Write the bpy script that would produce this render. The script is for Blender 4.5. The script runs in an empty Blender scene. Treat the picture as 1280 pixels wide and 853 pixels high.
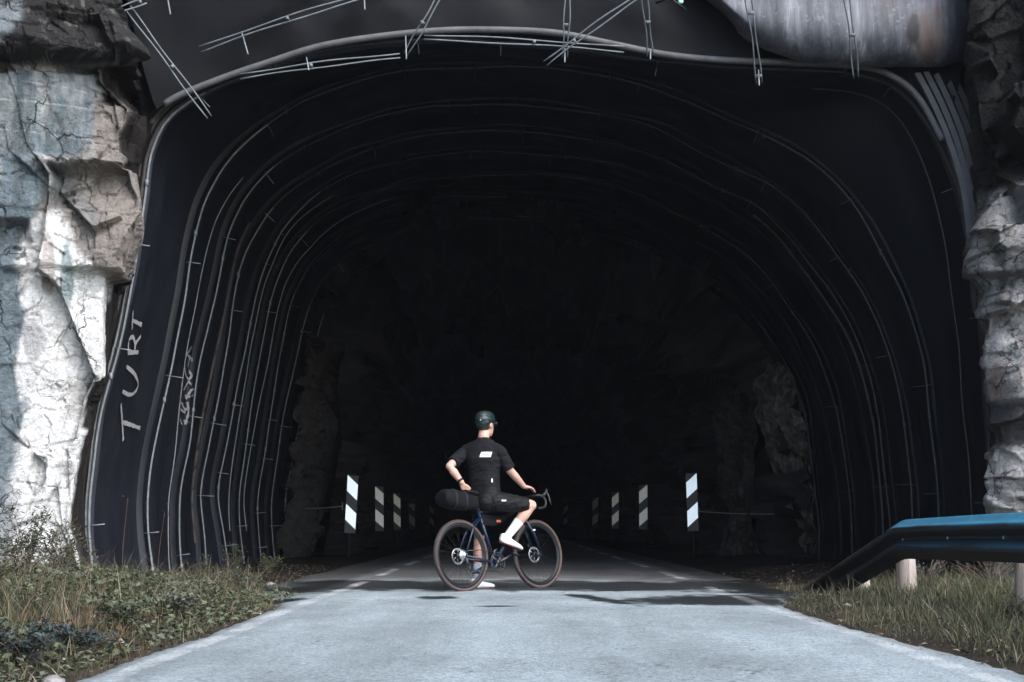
import bpy, bmesh, math, random
import numpy as np
from mathutils import Vector, Matrix
from mathutils.bvhtree import BVHTree

random.seed(7)
RNG = np.random.default_rng(11)
SC = bpy.context.scene
COL = SC.collection
R = math.radians

# ------------------------------------------------------------------ camera geometry
F, CX, CY = 1778.0, 640.0, 426.5
HCAM = 0.64
TH = math.atan((656 - CY) / F)
CT, ST = math.cos(TH), math.sin(TH)


def ray(px, py):
    a, b = (px - CX) / F, -(py - CY) / F
    return np.array([a, CT - b * ST, ST + b * CT])


def W(px, py, Y):
    """world point on the sight line through a photo pixel at distance Y"""
    d = ray(px, py)
    p = d * (Y / d[1])
    return Vector((p[0], p[1], p[2] + HCAM))


def G(px, py, z=0.0):
    d = ray(px, py)
    k = (z - HCAM) / d[2]
    return Vector((d[0] * k, d[1] * k, z))


def proj(P):
    P = np.asarray(P, float)
    x, y, z = P[..., 0], P[..., 1], P[..., 2] - HCAM
    zc = np.maximum(y * CT + z * ST, 0.05)
    return CX + F * x / zc, CY - F * (-y * ST + z * CT) / zc


# ------------------------------------------------------------------ numpy noise
def _hash(ix, iy, iz, s):
    h = np.sin(ix * 127.1 + iy * 311.7 + iz * 74.7 + s * 53.3) * 43758.5453
    return h - np.floor(h)


def vnoise(P, s=0):
    P = np.asarray(P, float)
    i = np.floor(P)
    f = P - i
    f = f * f * (3 - 2 * f)
    out = 0
    for dx in (0, 1):
        for dy in (0, 1):
            for dz in (0, 1):
                w = (f[..., 0] if dx else 1 - f[..., 0]) * (f[..., 1] if dy else 1 - f[..., 1]) * (f[..., 2] if dz else 1 - f[..., 2])
                out = out + w * _hash(i[..., 0] + dx, i[..., 1] + dy, i[..., 2] + dz, s)
    return out


def fbm(P, s=0, octv=4):
    P = np.asarray(P, float)
    o, a, t = 0, 1.0, 0
    for k in range(octv):
        o = o + a * vnoise(P * 2.03 ** k + 7.3 * k, s + k)
        t += a
        a *= .5
    return o / t


def facet(P, scale, seed, amp, slope=1.0):
    """broken-rock relief: piecewise planes over jittered cells"""
    Q = np.asarray(P, float) / np.asarray(scale, float)
    b = np.floor(Q)
    best = np.full(Q.shape[:-1], 1e9)
    val = np.zeros(Q.shape[:-1])
    for dx in (-1, 0, 1):
        for dy in (-1, 0, 1):
            for dz in (-1, 0, 1):
                c = b + np.array([dx, dy, dz])
                r = [_hash(c[..., 0], c[..., 1], c[..., 2], seed + 3.1 * k) for k in range(7)]
                ctr = c + .5 + (np.stack(r[:3], -1) - .5) * .95
                D = Q - ctr
                d = (D ** 2).sum(-1)
                v = (r[3] - .5) + slope * (D[..., 0] * (r[4] - .5) + D[..., 1] * (r[5] - .5) + D[..., 2] * (r[6] - .5)) * 2
                m = d < best
                best = np.where(m, d, best)
                val = np.where(m, v, val)
    return amp * val


def sstep(a, b, x):
    t = np.clip((x - a) / (b - a), 0, 1)
    return t * t * (3 - 2 * t)


# ------------------------------------------------------------------ materials
def nodes_of(name):
    m = bpy.data.materials.new(name)
    m.use_nodes = True
    nt = m.node_tree
    return m, nt, nt.nodes['Principled BSDF']


def rgb(c):
    return (c[0], c[1], c[2], 1.0)


def mat(name, c1, c2=None, rough=.6, scale=8.0, metal=0.0, bump=0.0, bscale=None, spec=.5, stretch=(1, 1, 1), r2=None):
    m, nt, b = nodes_of(name)
    N, L = nt.nodes, nt.links
    b.inputs['Roughness'].default_value = rough
    b.inputs['Metallic'].default_value = metal
    b.inputs['Specular IOR Level'].default_value = spec
    b.inputs['Base Color'].default_value = rgb(c1)
    tc = N.new('ShaderNodeTexCoord')
    mp = N.new('ShaderNodeMapping')
    mp.inputs['Scale'].default_value = stretch
    L.new(tc.outputs['Object'], mp.inputs['Vector'])
    if c2 is not None:
        nz = N.new('ShaderNodeTexNoise')
        nz.inputs['Scale'].default_value = scale
        nz.inputs['Detail'].default_value = 6
        nz.inputs['Roughness'].default_value = .65
        L.new(mp.outputs[0], nz.inputs['Vector'])
        rp = N.new('ShaderNodeValToRGB')
        rp.color_ramp.elements[0].position = .32
        rp.color_ramp.elements[1].position = .68
        rp.color_ramp.elements[0].color = rgb(c1)
        rp.color_ramp.elements[1].color = rgb(c2)
        L.new(nz.outputs['Fac'], rp.inputs[0])
        L.new(rp.outputs[0], b.inputs['Base Color'])
        if r2 is not None:
            mr = N.new('ShaderNodeMapRange')
            mr.inputs['From Min'].default_value = .3
            mr.inputs['From Max'].default_value = .7
            mr.inputs['To Min'].default_value = rough
            mr.inputs['To Max'].default_value = r2
            L.new(nz.outputs['Fac'], mr.inputs['Value'])
            L.new(mr.outputs[0], b.inputs['Roughness'])
    if bump:
        n2 = N.new('ShaderNodeTexNoise')
        n2.inputs['Scale'].default_value = bscale or scale * 3
        n2.inputs['Detail'].default_value = 8
        L.new(mp.outputs[0], n2.inputs['Vector'])
        bp = N.new('ShaderNodeBump')
        bp.inputs['Strength'].default_value = bump
        bp.inputs['Distance'].default_value = .02
        L.new(n2.outputs['Fac'], bp.inputs['Height'])
        L.new(bp.outputs[0], b.inputs['Normal'])
    return m


def attr_mat(name, rough=.8, nscale=30, namp=.5, bump=.5, bscale=40, spec=.3, trans=0.0, bdist=.02):
    """base colour from the mesh's own colour attribute, broken up by noise"""
    m, nt, b = nodes_of(name)
    N, L = nt.nodes, nt.links
    b.inputs['Roughness'].default_value = rough
    b.inputs['Specular IOR Level'].default_value = spec
    at = N.new('ShaderNodeAttribute')
    at.attribute_name = 'Col'
    tc = N.new('ShaderNodeTexCoord')
    nz = N.new('ShaderNodeTexNoise')
    nz.inputs['Scale'].default_value = nscale
    nz.inputs['Detail'].default_value = 8
    nz.inputs['Roughness'].default_value = .7
    L.new(tc.outputs['Object'], nz.inputs['Vector'])
    mr = N.new('ShaderNodeMapRange')
    mr.inputs['From Min'].default_value = .25
    mr.inputs['From Max'].default_value = .75
    mr.inputs['To Min'].default_value = 1 - namp
    mr.inputs['To Max'].default_value = 1 + namp * .6
    L.new(nz.outputs['Fac'], mr.inputs['Value'])
    mx = N.new('ShaderNodeVectorMath')
    mx.operation = 'SCALE'
    L.new(at.outputs['Color'], mx.inputs[0])
    L.new(mr.outputs[0], mx.inputs['Scale'])
    L.new(mx.outputs[0], b.inputs['Base Color'])
    if bump:
        n2 = N.new('ShaderNodeTexNoise')
        n2.inputs['Scale'].default_value = bscale
        n2.inputs['Detail'].default_value = 10
        n2.inputs['Roughness'].default_value = .7
        L.new(tc.outputs['Object'], n2.inputs['Vector'])
        bp = N.new('ShaderNodeBump')
        bp.inputs['Strength'].default_value = bump
        bp.inputs['Distance'].default_value = bdist
        L.new(n2.outputs['Fac'], bp.inputs['Height'])
        L.new(bp.outputs[0], b.inputs['Normal'])
    if trans:
        b.inputs['Transmission Weight'].default_value = 0
        b.inputs['Subsurface Weight'].default_value = 0
    return m


# ------------------------------------------------------------------ object helpers
def tag(o, label=None, cat=None, group=None, kind=None):
    if label: o['label'] = label
    if cat: o['category'] = cat
    if group: o['group'] = group
    if kind: o['kind'] = kind
    return o


def root(name, loc, label, cat, group=None):
    o = bpy.data.objects.new(name, None)
    o.empty_display_size = .1
    o.location = loc
    COL.objects.link(o)
    return tag(o, label, cat, group)


def wbase(p):
    v = Vector((0, 0, 0))
    while p is not None:
        v += p.location
        p = p.parent
    return v


def link(name, me, m, parent=None, local=False, smooth=True):
    """link a mesh whose verts are in world coordinates (or local ones) under parent"""
    if parent is not None and not local:
        b = wbase(parent)
        if b.length > 0:
            me.transform(Matrix.Translation(-b))
    if smooth and len(me.polygons):
        me.polygons.foreach_set('use_smooth', np.ones(len(me.polygons), bool))
    if m is not None and len(me.materials) == 0:
        me.materials.append(m)
    o = bpy.data.objects.new(name, me)
    COL.objects.link(o)
    if parent is not None:
        o.parent = parent
    return o


def from_bm(name, bm, m, parent=None, local=False, smooth=True):
    me = bpy.data.meshes.new(name)
    bmesh.ops.recalc_face_normals(bm, faces=bm.faces)
    bm.to_mesh(me)
    bm.free()
    return link(name, me, m, parent, local, smooth)


def set_col(me, col):
    c = np.ones((len(me.vertices), 4), np.float32)
    c[:, :3] = np.asarray(col, np.float32).reshape(-1, 3)
    a = me.color_attributes.new('Col', 'FLOAT_COLOR', 'POINT')
    a.data.foreach_set('color', c.ravel())


def grid_mesh(name, V, m, col=None, parent=None, smooth=True, closed_u=False, flip=False):
    nu, nv = V.shape[:2]
    idx = np.arange(nu * nv).reshape(nu, nv)
    if closed_u:
        idx = np.vstack([idx, idx[:1]])
    a, b, c, d = idx[:-1, :-1], idx[1:, :-1], idx[1:, 1:], idx[:-1, 1:]
    q = np.stack([a, b, c, d] if not flip else [a, d, c, b], -1).reshape(-1, 4)
    me = bpy.data.meshes.new(name)
    me.vertices.add(nu * nv)
    me.vertices.foreach_set('co', V.reshape(-1, 3).astype(np.float32).ravel())
    me.loops.add(q.size)
    me.loops.foreach_set('vertex_index', q.ravel().astype(np.int32))
    me.polygons.add(len(q))
    me.polygons.foreach_set('loop_start', np.arange(0, q.size, 4, dtype=np.int32))
    me.update(calc_edges=True)
    me.validate()
    if col is not None:
        set_col(me, col)
    return link(name, me, m, parent, False, smooth)


def poly_mesh(name, verts, faces, m, col=None, parent=None, smooth=False):
    me = bpy.data.meshes.new(name)
    me.from_pydata([tuple(v) for v in verts], [], faces)
    if col is not None:
        set_col(me, col)
    return link(name, me, m, parent, False, smooth)


def frames(pts):
    T = []
    n = len(pts)
    for i in range(n):
        t = pts[min(i + 1, n - 1)] - pts[max(i - 1, 0)]
        T.append(t.normalized() if t.length > 1e-9 else Vector((0, 0, 1)))
    ref = Vector((0, 0, 1)) if abs(T[0].z) < .9 else Vector((1, 0, 0))
    u = T[0].cross(ref).normalized()
    out = []
    for t in T:
        u = (u - t * u.dot(t))
        u = u.normalized() if u.length > 1e-6 else t.orthogonal().normalized()
        out.append((t, u, t.cross(u)))
    return out


def tube(bm, pts, rad, seg=8, cap=True):
    pts = [Vector(p) for p in pts]
    if not hasattr(rad, '__len__'):
        rad = [rad] * len(pts)
    rings = []
    for p, r, (t, u, v) in zip(pts, rad, frames(pts)):
        rings.append([bm.verts.new(p + (u * math.cos(2 * math.pi * k / seg) + v * math.sin(2 * math.pi * k / seg)) * r) for k in range(seg)])
    for a, b in zip(rings, rings[1:]):
        for k in range(seg):
            bm.faces.new((a[k], a[(k + 1) % seg], b[(k + 1) % seg], b[k]))
    if cap:
        bm.faces.new(rings[0][::-1])
        bm.faces.new(rings[-1])


def ball(bm, c, r, sub=2, scale=(1, 1, 1), rot=None):
    M = Matrix.Translation(Vector(c)) @ (rot.to_4x4() if rot else Matrix()) @ Matrix.Diagonal((*[r * s for s in scale], 1))
    bmesh.ops.create_icosphere(bm, subdivisions=sub, radius=1, matrix=M)


def box(bm, c, size, rot=None, bevel=0.0):
    M = Matrix.Translation(Vector(c)) @ (rot.to_4x4() if rot else Matrix()) @ Matrix.Diagonal((*size, 1))
    g = bmesh.ops.create_cube(bm, size=1, matrix=M)
    if bevel:
        es = list({e for v in g['verts'] for e in v.link_edges})
        bmesh.ops.bevel(bm, geom=es, offset=bevel, segments=2, affect='EDGES', clamp_overlap=True)


def smooth_path(pts, n):
    """Catmull-Rom resample to n points, even spacing"""
    P = np.array([tuple(p) for p in pts], float)
    Q = np.vstack([2 * P[0] - P[1], P, 2 * P[-1] - P[-2]])
    o = []
    for i in range(1, len(Q) - 2):
        t = np.linspace(0, 1, 24, endpoint=False)[:, None]
        a, b, c, d = Q[i - 1], Q[i], Q[i + 1], Q[i + 2]
        o.append(.5 * (2 * b + (c - a) * t + (2 * a - 5 * b + 4 * c - d) * t ** 2 + (3 * b - a - 3 * c + d) * t ** 3))
    o = np.vstack(o + [P[-1:]])
    s = np.r_[0, np.cumsum(np.linalg.norm(np.diff(o, axis=0), axis=1))]
    g = np.linspace(0, s[-1], n)
    return np.stack([np.interp(g, s, o[:, k]) for k in range(o.shape[1])], -1)


def remeshed(bm, voxel, smooth_it=4):
    """one continuous skin from overlapping closed shapes"""
    me = bpy.data.meshes.new('tmp')
    bmesh.ops.recalc_face_normals(bm, faces=bm.faces)
    bm.to_mesh(me)
    bm.free()
    o = bpy.data.objects.new('tmp', me)
    COL.objects.link(o)
    md = o.modifiers.new('r', 'REMESH')
    md.mode = 'VOXEL'
    md.voxel_size = voxel
    s = o.modifiers.new('s', 'SMOOTH')
    s.factor = .5
    s.iterations = smooth_it
    dg = bpy.context.evaluated_depsgraph_get()
    new = bpy.data.meshes.new_from_object(o.evaluated_get(dg))
    bpy.data.objects.remove(o)
    bpy.data.meshes.remove(me)
    return new


# ------------------------------------------------------------------ materials used
M = {}
M['hood'] = mat('black_hood_sheet', (.0035, .004, .0052), (.0075, .008, .010), .6, 2.0, bump=.35, bscale=4, spec=.16, stretch=(1, 1, .35), r2=.75)
M['sheet'] = mat('black_foam_sheet', (.008, .0098, .0145), (.0145, .0172, .0255), .40, 2.2, bump=.22, bscale=5, spec=.36, stretch=(1, 1, .35), r2=.6)
M['sheet_edge'] = mat('worn_sheet_edge', (.035, .032, .031), (.07, .065, .062), .7, 9, bump=.3)
M['rim'] = mat('grey_rim_band', (.06, .06, .063), (.11, .11, .115), .6, 6, bump=.2)
M['rod'] = mat('weathered_steel_rod', (.15, .17, .185), (.27, .30, .32), .55, 14, metal=.1)
M['rod_shaded'] = mat('shaded_steel_rod', (.035, .037, .041), (.075, .078, .085), .65, 14)  # darker copy of the rod steel, standing in for shade
M['strap'] = mat('dusty_strap_steel', (.10, .115, .125), (.21, .23, .245), .6, 9, metal=.1)
M['chalk'] = mat('chalk_graffiti', (.22, .22, .23), (.46, .46, .47), .9, 25)
M['rock'] = attr_mat('layered_rock', .85, 18, .42, 1.0, 26, .25, bdist=.05)
nt_ = M['rock'].node_tree
N_, L_ = nt_.nodes, nt_.links
b_ = N_['Principled BSDF']
tc_ = N_.new('ShaderNodeTexCoord')
nz_ = N_.new('ShaderNodeTexNoise'); nz_.inputs['Scale'].default_value = 4; nz_.inputs['Detail'].default_value = 5
L_.new(tc_.outputs['Object'], nz_.inputs['Vector'])
ad_ = N_.new('ShaderNodeVectorMath'); ad_.operation = 'MULTIPLY_ADD'
ad_.inputs[1].default_value = (.35, .35, .35)
L_.new(nz_.outputs['Color'], ad_.inputs[0]); L_.new(tc_.outputs['Object'], ad_.inputs[2])
prev_ = [l for l in L_ if l.to_socket == b_.inputs['Base Color']][0].from_socket
bump_ = [n for n in N_ if n.type == 'BUMP'][0]
bh_ = [l for l in L_ if l.to_socket == bump_.inputs['Height']][0].from_socket
for sc_, th_, dk_, dp_ in ((2.2, .018, .35, 1.4), (6.0, .020, .72, .4)):
    mp_ = N_.new('ShaderNodeMapping'); mp_.inputs['Scale'].default_value = (1, 1, .75); mp_.inputs['Rotation'].default_value = (.2, .3 * sc_, .1)
    L_.new(ad_.outputs[0], mp_.inputs['Vector'])
    vo_ = N_.new('ShaderNodeTexVoronoi'); vo_.feature = 'DISTANCE_TO_EDGE'; vo_.inputs['Scale'].default_value = sc_
    L_.new(mp_.outputs[0], vo_.inputs['Vector'])
    mr_ = N_.new('ShaderNodeMapRange'); mr_.inputs['From Max'].default_value = th_; mr_.inputs['To Min'].default_value = dk_
    L_.new(vo_.outputs['Distance'], mr_.inputs['Value'])
    # fractures come and go
    n2_ = N_.new('ShaderNodeTexNoise'); n2_.inputs['Scale'].default_value = 1.7 * sc_ / 2.6
    L_.new(tc_.outputs['Object'], n2_.inputs['Vector'])
    g_ = N_.new('ShaderNodeMapRange'); g_.inputs['From Min'].default_value = .50; g_.inputs['From Max'].default_value = .62
    L_.new(n2_.outputs['Fac'], g_.inputs['Value'])
    mx_ = N_.new('ShaderNodeMix'); mx_.inputs['A'].default_value = 1.0
    L_.new(g_.outputs[0], mx_.inputs['Factor']); L_.new(mr_.outputs[0], mx_.inputs['B'])
    s_ = N_.new('ShaderNodeVectorMath'); s_.operation = 'SCALE'
    L_.new(prev_, s_.inputs[0]); L_.new(mx_.outputs['Result'], s_.inputs['Scale'])
    prev_ = s_.outputs[0]
    ma_ = N_.new('ShaderNodeMath'); ma_.operation = 'MULTIPLY_ADD'; ma_.inputs[1].default_value = dp_
    L_.new(mx_.outputs['Result'], ma_.inputs[0]); L_.new(bh_, ma_.inputs[2])
    bh_ = ma_.outputs[0]
L_.new(prev_, b_.inputs['Base Color'])
L_.new(bh_, bump_.inputs['Height'])
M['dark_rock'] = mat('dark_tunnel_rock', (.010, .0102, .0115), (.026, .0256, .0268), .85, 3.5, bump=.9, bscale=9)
M['grey_rock'] = mat('pale_broken_rock', (.13, .12, .115), (.30, .285, .27), .85, 5, bump=.9, bscale=16)
M['outcrop'] = mat('grey_broken_rock', (.06, .055, .05), (.22, .20, .18), .9, 7, bump=1.0, bscale=22)
M['darker_rock'] = mat('dark_broken_rock', (.020, .019, .019), (.075, .069, .063), .9, 6, bump=1.0, bscale=20)  # broken rock in a darker tone
M['grass'] = attr_mat('grass_blades', .7, 30, .3, 0, spec=.2)
M['leaf'] = attr_mat('leaf_green', .6, 30, .3, 0, spec=.3)
M['litter'] = attr_mat('dry_litter', .85, 30, .3, 0, spec=.1)
M['stem'] = mat('brown_stem', (.07, .05, .038), (.13, .10, .07), .8, 30)
M['wood'] = mat('weathered_post_wood', (.22, .17, .14), (.50, .44, .39), .85, 5, bump=.5, bscale=30, stretch=(6, 6, .7))
M['skin'] = mat('skin', (.46, .25, .19), (.62, .39, .31), .5, 14)
M['skin'].node_tree.nodes['Principled BSDF'].inputs['Subsurface Weight'].default_value = .08
M['jersey'] = mat('black_jersey_knit', (.0035, .0040, .0052), (.0058, .0066, .0082), .85, 18, bump=.55, bscale=11, spec=.25)
M['shorts'] = mat('black_shorts_lycra', (.003, .0033, .0042), (.0045, .005, .006), .65, 18, spec=.22)
M['white_cloth'] = mat('white_knit', (.72, .72, .72), (.80, .80, .80), .8, 30)
M['blue_cloth'] = mat('bluish_knit', (.36, .42, .55), (.48, .53, .66), .8, 30)
M['white_shoe'] = mat('white_shoe', (.76, .76, .76), (.82, .82, .82), .4, 30)
M['sole'] = mat('red_black_sole', (.05, .012, .010), (.10, .02, .018), .5, 20)
M['helmet'] = mat('dark_teal_helmet', (.006, .017, .019), (.010, .024, .026), .4, 12)
M['black'] = mat('black_plastic', (.007, .007, .008), (.011, .011, .012), .5, 20, spec=.35)
M['hair'] = mat('dark_hair', (.012, .009, .007), (.03, .02, .015), .7, 60)
M['white_print'] = mat('white_print', (.74, .74, .74), (.8, .8, .8), .6, 30)
M['navy'] = mat('navy_frame_paint', (.003, .012, .032), (.005, .018, .045), .3, 12)
M['tyre'] = mat('black_tyre_rubber', (.014, .013, .013), (.03, .028, .026), .8, 40)
M['tan'] = mat('tan_tyre_wall', (.06, .035, .029), (.095, .056, .046), .7, 30)
M['rimblack'] = mat('black_carbon_rim', (.006, .0065, .008), (.010, .011, .013), .45, 20, spec=.3)
M['steel'] = mat('bright_steel', (.50, .50, .51), (.62, .62, .63), .3, 30, metal=.9)
M['gunmetal'] = mat('gunmetal', (.035, .038, .042), (.075, .078, .082), .4, 30, metal=.6)
M['bag'] = mat('black_bag_nylon', (.0025, .003, .004), (.0055, .006, .008), .8, 10, bump=.9, bscale=7, spec=.18)
M['orange'] = mat('orange_label', (.55, .10, .04), (.65, .14, .06), .6, 30)
M['panel_black'] = mat('black_marker_panel', (.02, .02, .022), (.03, .03, .032), .5, 20)
M['panel_grey'] = mat('dull_grey_marker_panel', (.06, .06, .062), (.10, .10, .10), .5, 20)
M['reflect'] = mat('white_reflective_stripe', (.84, .85, .84), (.88, .89, .88), .34, 14, metal=.6)
M['depth_dimmed'] = mat('dimmed_reflective_stripe', (.62, .61, .59), (.76, .75, .72), .42, 14, metal=.5)  # farther stripes darkened to stand in for light fading with depth
M['depth_dimmer'] = mat('dimmer_reflective_stripe', (.22, .21, .20), (.34, .33, .32), .55, 14, metal=.3)
M['wire'] = mat('grey_wire', (.25, .25, .25), (.35, .35, .35), .6, 20)
M['rail'] = attr_mat('blue_rail_painted_shade', .62, 12, .4, .12, 5, .4)  # colour attribute carries painted light and shade bands
M['yellow'] = mat('yellow_petal', (.55, .36, .06), (.65, .45, .10), .7, 30)
M['tag_green'] = mat('pale_green_tag', (.25, .6, .38), (.35, .7, .45), .5, 30)


# ------------------------------------------------------------------ ground and road
def gz(x, y):
    """height of the verge beside the road"""
    sh = sstep(11.6, 13.8, y) * .8
    l = sstep(-1.80, -3.6, x + sh) * .15
    r = sstep(2.12, 3.6, x - sh) * .08
    l = l * (1 - .95 * sstep(12.6, 14.8, y))
    n = (fbm(np.stack([x * 1.3, y * 1.3, x * 0], -1), 5, 3) - .5) * (1 - .5 * sstep(12.6, 14.8, y))
    side = np.maximum(sstep(-1.78, -2.3, x + sh), sstep(2.1, 2.6, x - sh))
    return -.03 + side * (.035 + n * .10) + l + r


def nonuni(brk):
    return np.unique(np.concatenate([np.linspace(a, b, n, endpoint=False) for a, b, n in brk]))


gx = nonuni([(-160, -12, 12), (-12, -1.6, 130), (-1.6, 2.0, 12), (2.0, 8, 80), (8, 160, 14), (160, 161, 1)])
gy = nonuni([(-160, 2, 16), (2, 20, 200), (20, 40, 60), (40, 160, 14), (160, 161, 1)])
GX, GY = np.meshgrid(gx, gy, indexing='ij')
GZ = gz(GX, GY)
gcol = np.zeros(GX.shape + (3,))
nn = fbm(np.stack([GX * 2, GY * 2, GX * 0], -1), 9, 4)
gcol[:] = np.array([.060, .050, .038])
gcol += (nn - .5)[..., None] * np.array([.10, .08, .06])
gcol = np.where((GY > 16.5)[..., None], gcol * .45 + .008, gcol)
gcol = np.clip(gcol, .008, 1)
M['soil'] = attr_mat('verge_soil', .95, 40, .6, 1.0, 50, .1)
tag(grid_mesh('ground', np.stack([GX, GY, GZ], -1), M['soil'], gcol), kind='structure')

XL, XR = -1.87, 2.20
ry = np.concatenate([np.linspace(-60, 4.5, 25, endpoint=False), np.linspace(4.5, 9, 130, endpoint=False), np.linspace(9, 19, 330, endpoint=False),
                     np.linspace(19, 40, 150, endpoint=False), np.linspace(40, 100, 40)])
rt = np.linspace(0, 1, 210)
RT, RY = np.meshgrid(rt, ry, indexing='ij')
ej = (fbm(np.stack([RY * 2.2, RY * 0, RY * 0], -1), 3, 4) - .5) * .06 + (fbm(np.stack([RY * 14, RY * 0, RY * 0], -1), 6, 3) - .5) * .07
ej2 = (fbm(np.stack([RY * 2.2, RY * 0 + 9, RY * 0], -1), 4, 4) - .5) * .07 + (fbm(np.stack([RY * 14, RY * 0 + 9, RY * 0], -1), 6, 3) - .5) * .07
wide = sstep(9.0, 6.0, RY) * .12 + .62 * sstep(11.2, 14.0, RY)
widel = .80 * sstep(11.0, 14.0, RY)
RX = (XL + ej - widel) + RT * ((XR + ej2 + wide) - (XL + ej - widel))
RZ = .003 + .012 * (1 - (2 * RT - 1) ** 2) + (fbm(np.stack([RX * .8, RY * .5, RX * 0], -1), 21, 3) - .5) * .018 - .05 * (sstep(.03, 0, RT) + sstep(.97, 1, RT))
ppx, ppy = proj(np.stack([RX, RY, RZ], -1))
n1 = fbm(np.stack([RX * 3, RY * 3, RX * 0], -1), 31, 4) - .5
n2 = fbm(np.stack([RX * 12, RY * 6, RX * 0], -1), 33, 4) - .5
n3 = fbm(np.stack([RX * 2.2, RY * 1.2, RX * 0], -1), 37, 4) - .5


def ell(cx, cy, rx, ry_, tilt=0.0, soft=.35):
    dx, dy = ppx - cx, ppy - cy - tilt * (ppx - cx)
    d = np.sqrt((dx / rx) ** 2 + (dy / ry_) ** 2) + n1 * 1.3 + n2 * .7
    return sstep(1 + soft, 1 - soft, d)


wet = np.zeros_like(RX)
bandc = 732.5 + (ppx - 640) * .003
band = sstep(7.5, 4.5, np.abs(ppy - bandc + n1 * 7 + n2 * 3)) * sstep(300, 400, ppx) * sstep(1010, 940, ppx)
wet = np.maximum(wet, band * .95)
for e in ((890, 750.5, 115, 6.2, .01), (745, 748.5, 42, 2.6, .14), (548, 747.3, 30, 1.6, 0), (372, 737, 50, 4, 0), (350, 752, 28, 2.5, -.12), (960, 740, 60, 5, .05),
          (620, 758, 24, .8, 0)):
    wet = np.maximum(wet, ell(*e))
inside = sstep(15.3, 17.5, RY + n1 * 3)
paint = np.zeros_like(RX)
for lx in (-1.66, 2.0):
    wob = (fbm(np.stack([RY * .6, RY * 0, RY * 0], -1), 51, 2) - .5) * .06
    ln = sstep(.062, .048, np.abs(RX - lx - wob))
    wear = .35 + .65 * sstep(.36, .66, .5 + n1 * .9 + (fbm(np.stack([RX * 5, RY * 5, RX * 0 + 3], -1), 35, 4) - .5) * 1.6)
    far = sstep(14.5, 15.5, RY)
    dash = np.where(RY > 13.5, sstep(.0, .12, np.sin(RY * 1.35 + (0.6 if lx < 0 else 2.2)) + .35), 1.0)
    paint = np.maximum(paint, ln * wear * (.37 + .50 * far) * dash)
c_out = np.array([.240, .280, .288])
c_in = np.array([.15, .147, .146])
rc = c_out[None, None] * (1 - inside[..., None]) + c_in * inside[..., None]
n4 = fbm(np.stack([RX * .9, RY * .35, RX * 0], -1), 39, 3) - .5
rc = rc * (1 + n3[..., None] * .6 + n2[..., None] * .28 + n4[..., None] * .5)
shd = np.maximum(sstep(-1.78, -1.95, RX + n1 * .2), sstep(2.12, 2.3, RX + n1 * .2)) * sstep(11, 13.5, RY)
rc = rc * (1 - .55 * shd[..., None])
lng = fbm(np.stack([RX * 5, RY * .25, RX * 0], -1), 81, 4) - .5
rc = rc * (1 + .35 * lng[..., None])
ck2 = np.abs(fbm(np.stack([RX * 3.5, RY * 2.4, RX * 0], -1), 83, 4) - .5)
rc = rc * (1 - .55 * sstep(.006, 0, ck2)[..., None] * sstep(.50, .60, fbm(np.stack([RX * .9, RY * .6, RX * 0], -1), 85, 2))[..., None])
trk = np.exp(-((RX + .75) / .35) ** 2) + np.exp(-((RX - 1.05) / .35) ** 2)
rc = rc * (1 - .10 * trk[..., None])
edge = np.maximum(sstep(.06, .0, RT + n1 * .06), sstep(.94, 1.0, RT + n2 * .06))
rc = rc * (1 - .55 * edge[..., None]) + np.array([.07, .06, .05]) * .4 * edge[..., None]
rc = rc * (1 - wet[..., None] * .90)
rc = rc * (1 - paint[..., None]) + np.array([.62, .62, .61]) * paint[..., None]
# thin cracks
ck = np.abs(fbm(np.stack([RX * 1.5, RY * 1.1, RX * 0], -1), 71, 4) - .5)
rc = rc * (1 - .6 * sstep(.007, .0, ck)[..., None] * sstep(.5, .62, fbm(np.stack([RX, RY, RX * 0], -1), 77, 2))[..., None])


def road_mat():
    m, nt, b = nodes_of('worn_asphalt')
    N, L = nt.nodes, nt.links
    at = N.new('ShaderNodeAttribute'); at.attribute_name = 'Col'
    aw = N.new('ShaderNodeAttribute'); aw.attribute_name = 'Wet'
    tc = N.new('ShaderNodeTexCoord')
    nz = N.new('ShaderNodeTexNoise'); nz.inputs['Scale'].default_value = 48; nz.inputs['Detail'].default_value = 7
    nz.inputs['Roughness'].default_value = .8
    L.new(tc.outputs['Object'], nz.inputs['Vector'])
    vo = N.new('ShaderNodeTexVoronoi'); vo.inputs['Scale'].default_value = 95
    L.new(tc.outputs['Object'], vo.inputs['Vector'])
    mr = N.new('ShaderNodeMapRange')
    mr.inputs['From Min'].default_value = .3; mr.inputs['From Max'].default_value = .7
    mr.inputs['To Min'].default_value = .30; mr.inputs['To Max'].default_value = 1.70
    L.new(nz.outputs['Fac'], mr.inputs['Value'])
    sc = N.new('ShaderNodeVectorMath'); sc.operation = 'SCALE'
    L.new(at.outputs['Color'], sc.inputs[0]); L.new(mr.outputs[0], sc.inputs['Scale'])
    L.new(sc.outputs[0], b.inputs['Base Color'])
    rr = N.new('ShaderNodeMapRange')
    rr.inputs['To Min'].default_value = .85; rr.inputs['To Max'].default_value = .45
    L.new(aw.outputs['Fac'], rr.inputs['Value']); L.new(rr.outputs[0], b.inputs['Roughness'])
    b.inputs['Specular IOR Level'].default_value = .3
    bp = N.new('ShaderNodeBump'); bp.inputs['Strength'].default_value = .6; bp.inputs['Distance'].default_value = .006
    ad = N.new('ShaderNodeMath'); ad.operation = 'ADD'
    L.new(nz.outputs['Fac'], ad.inputs[0]); L.new(vo.outputs['Distance'], ad.inputs[1])
    L.new(ad.outputs[0], bp.inputs['Height']); L.new(bp.outputs[0], b.inputs['Normal'])
    return m


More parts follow.
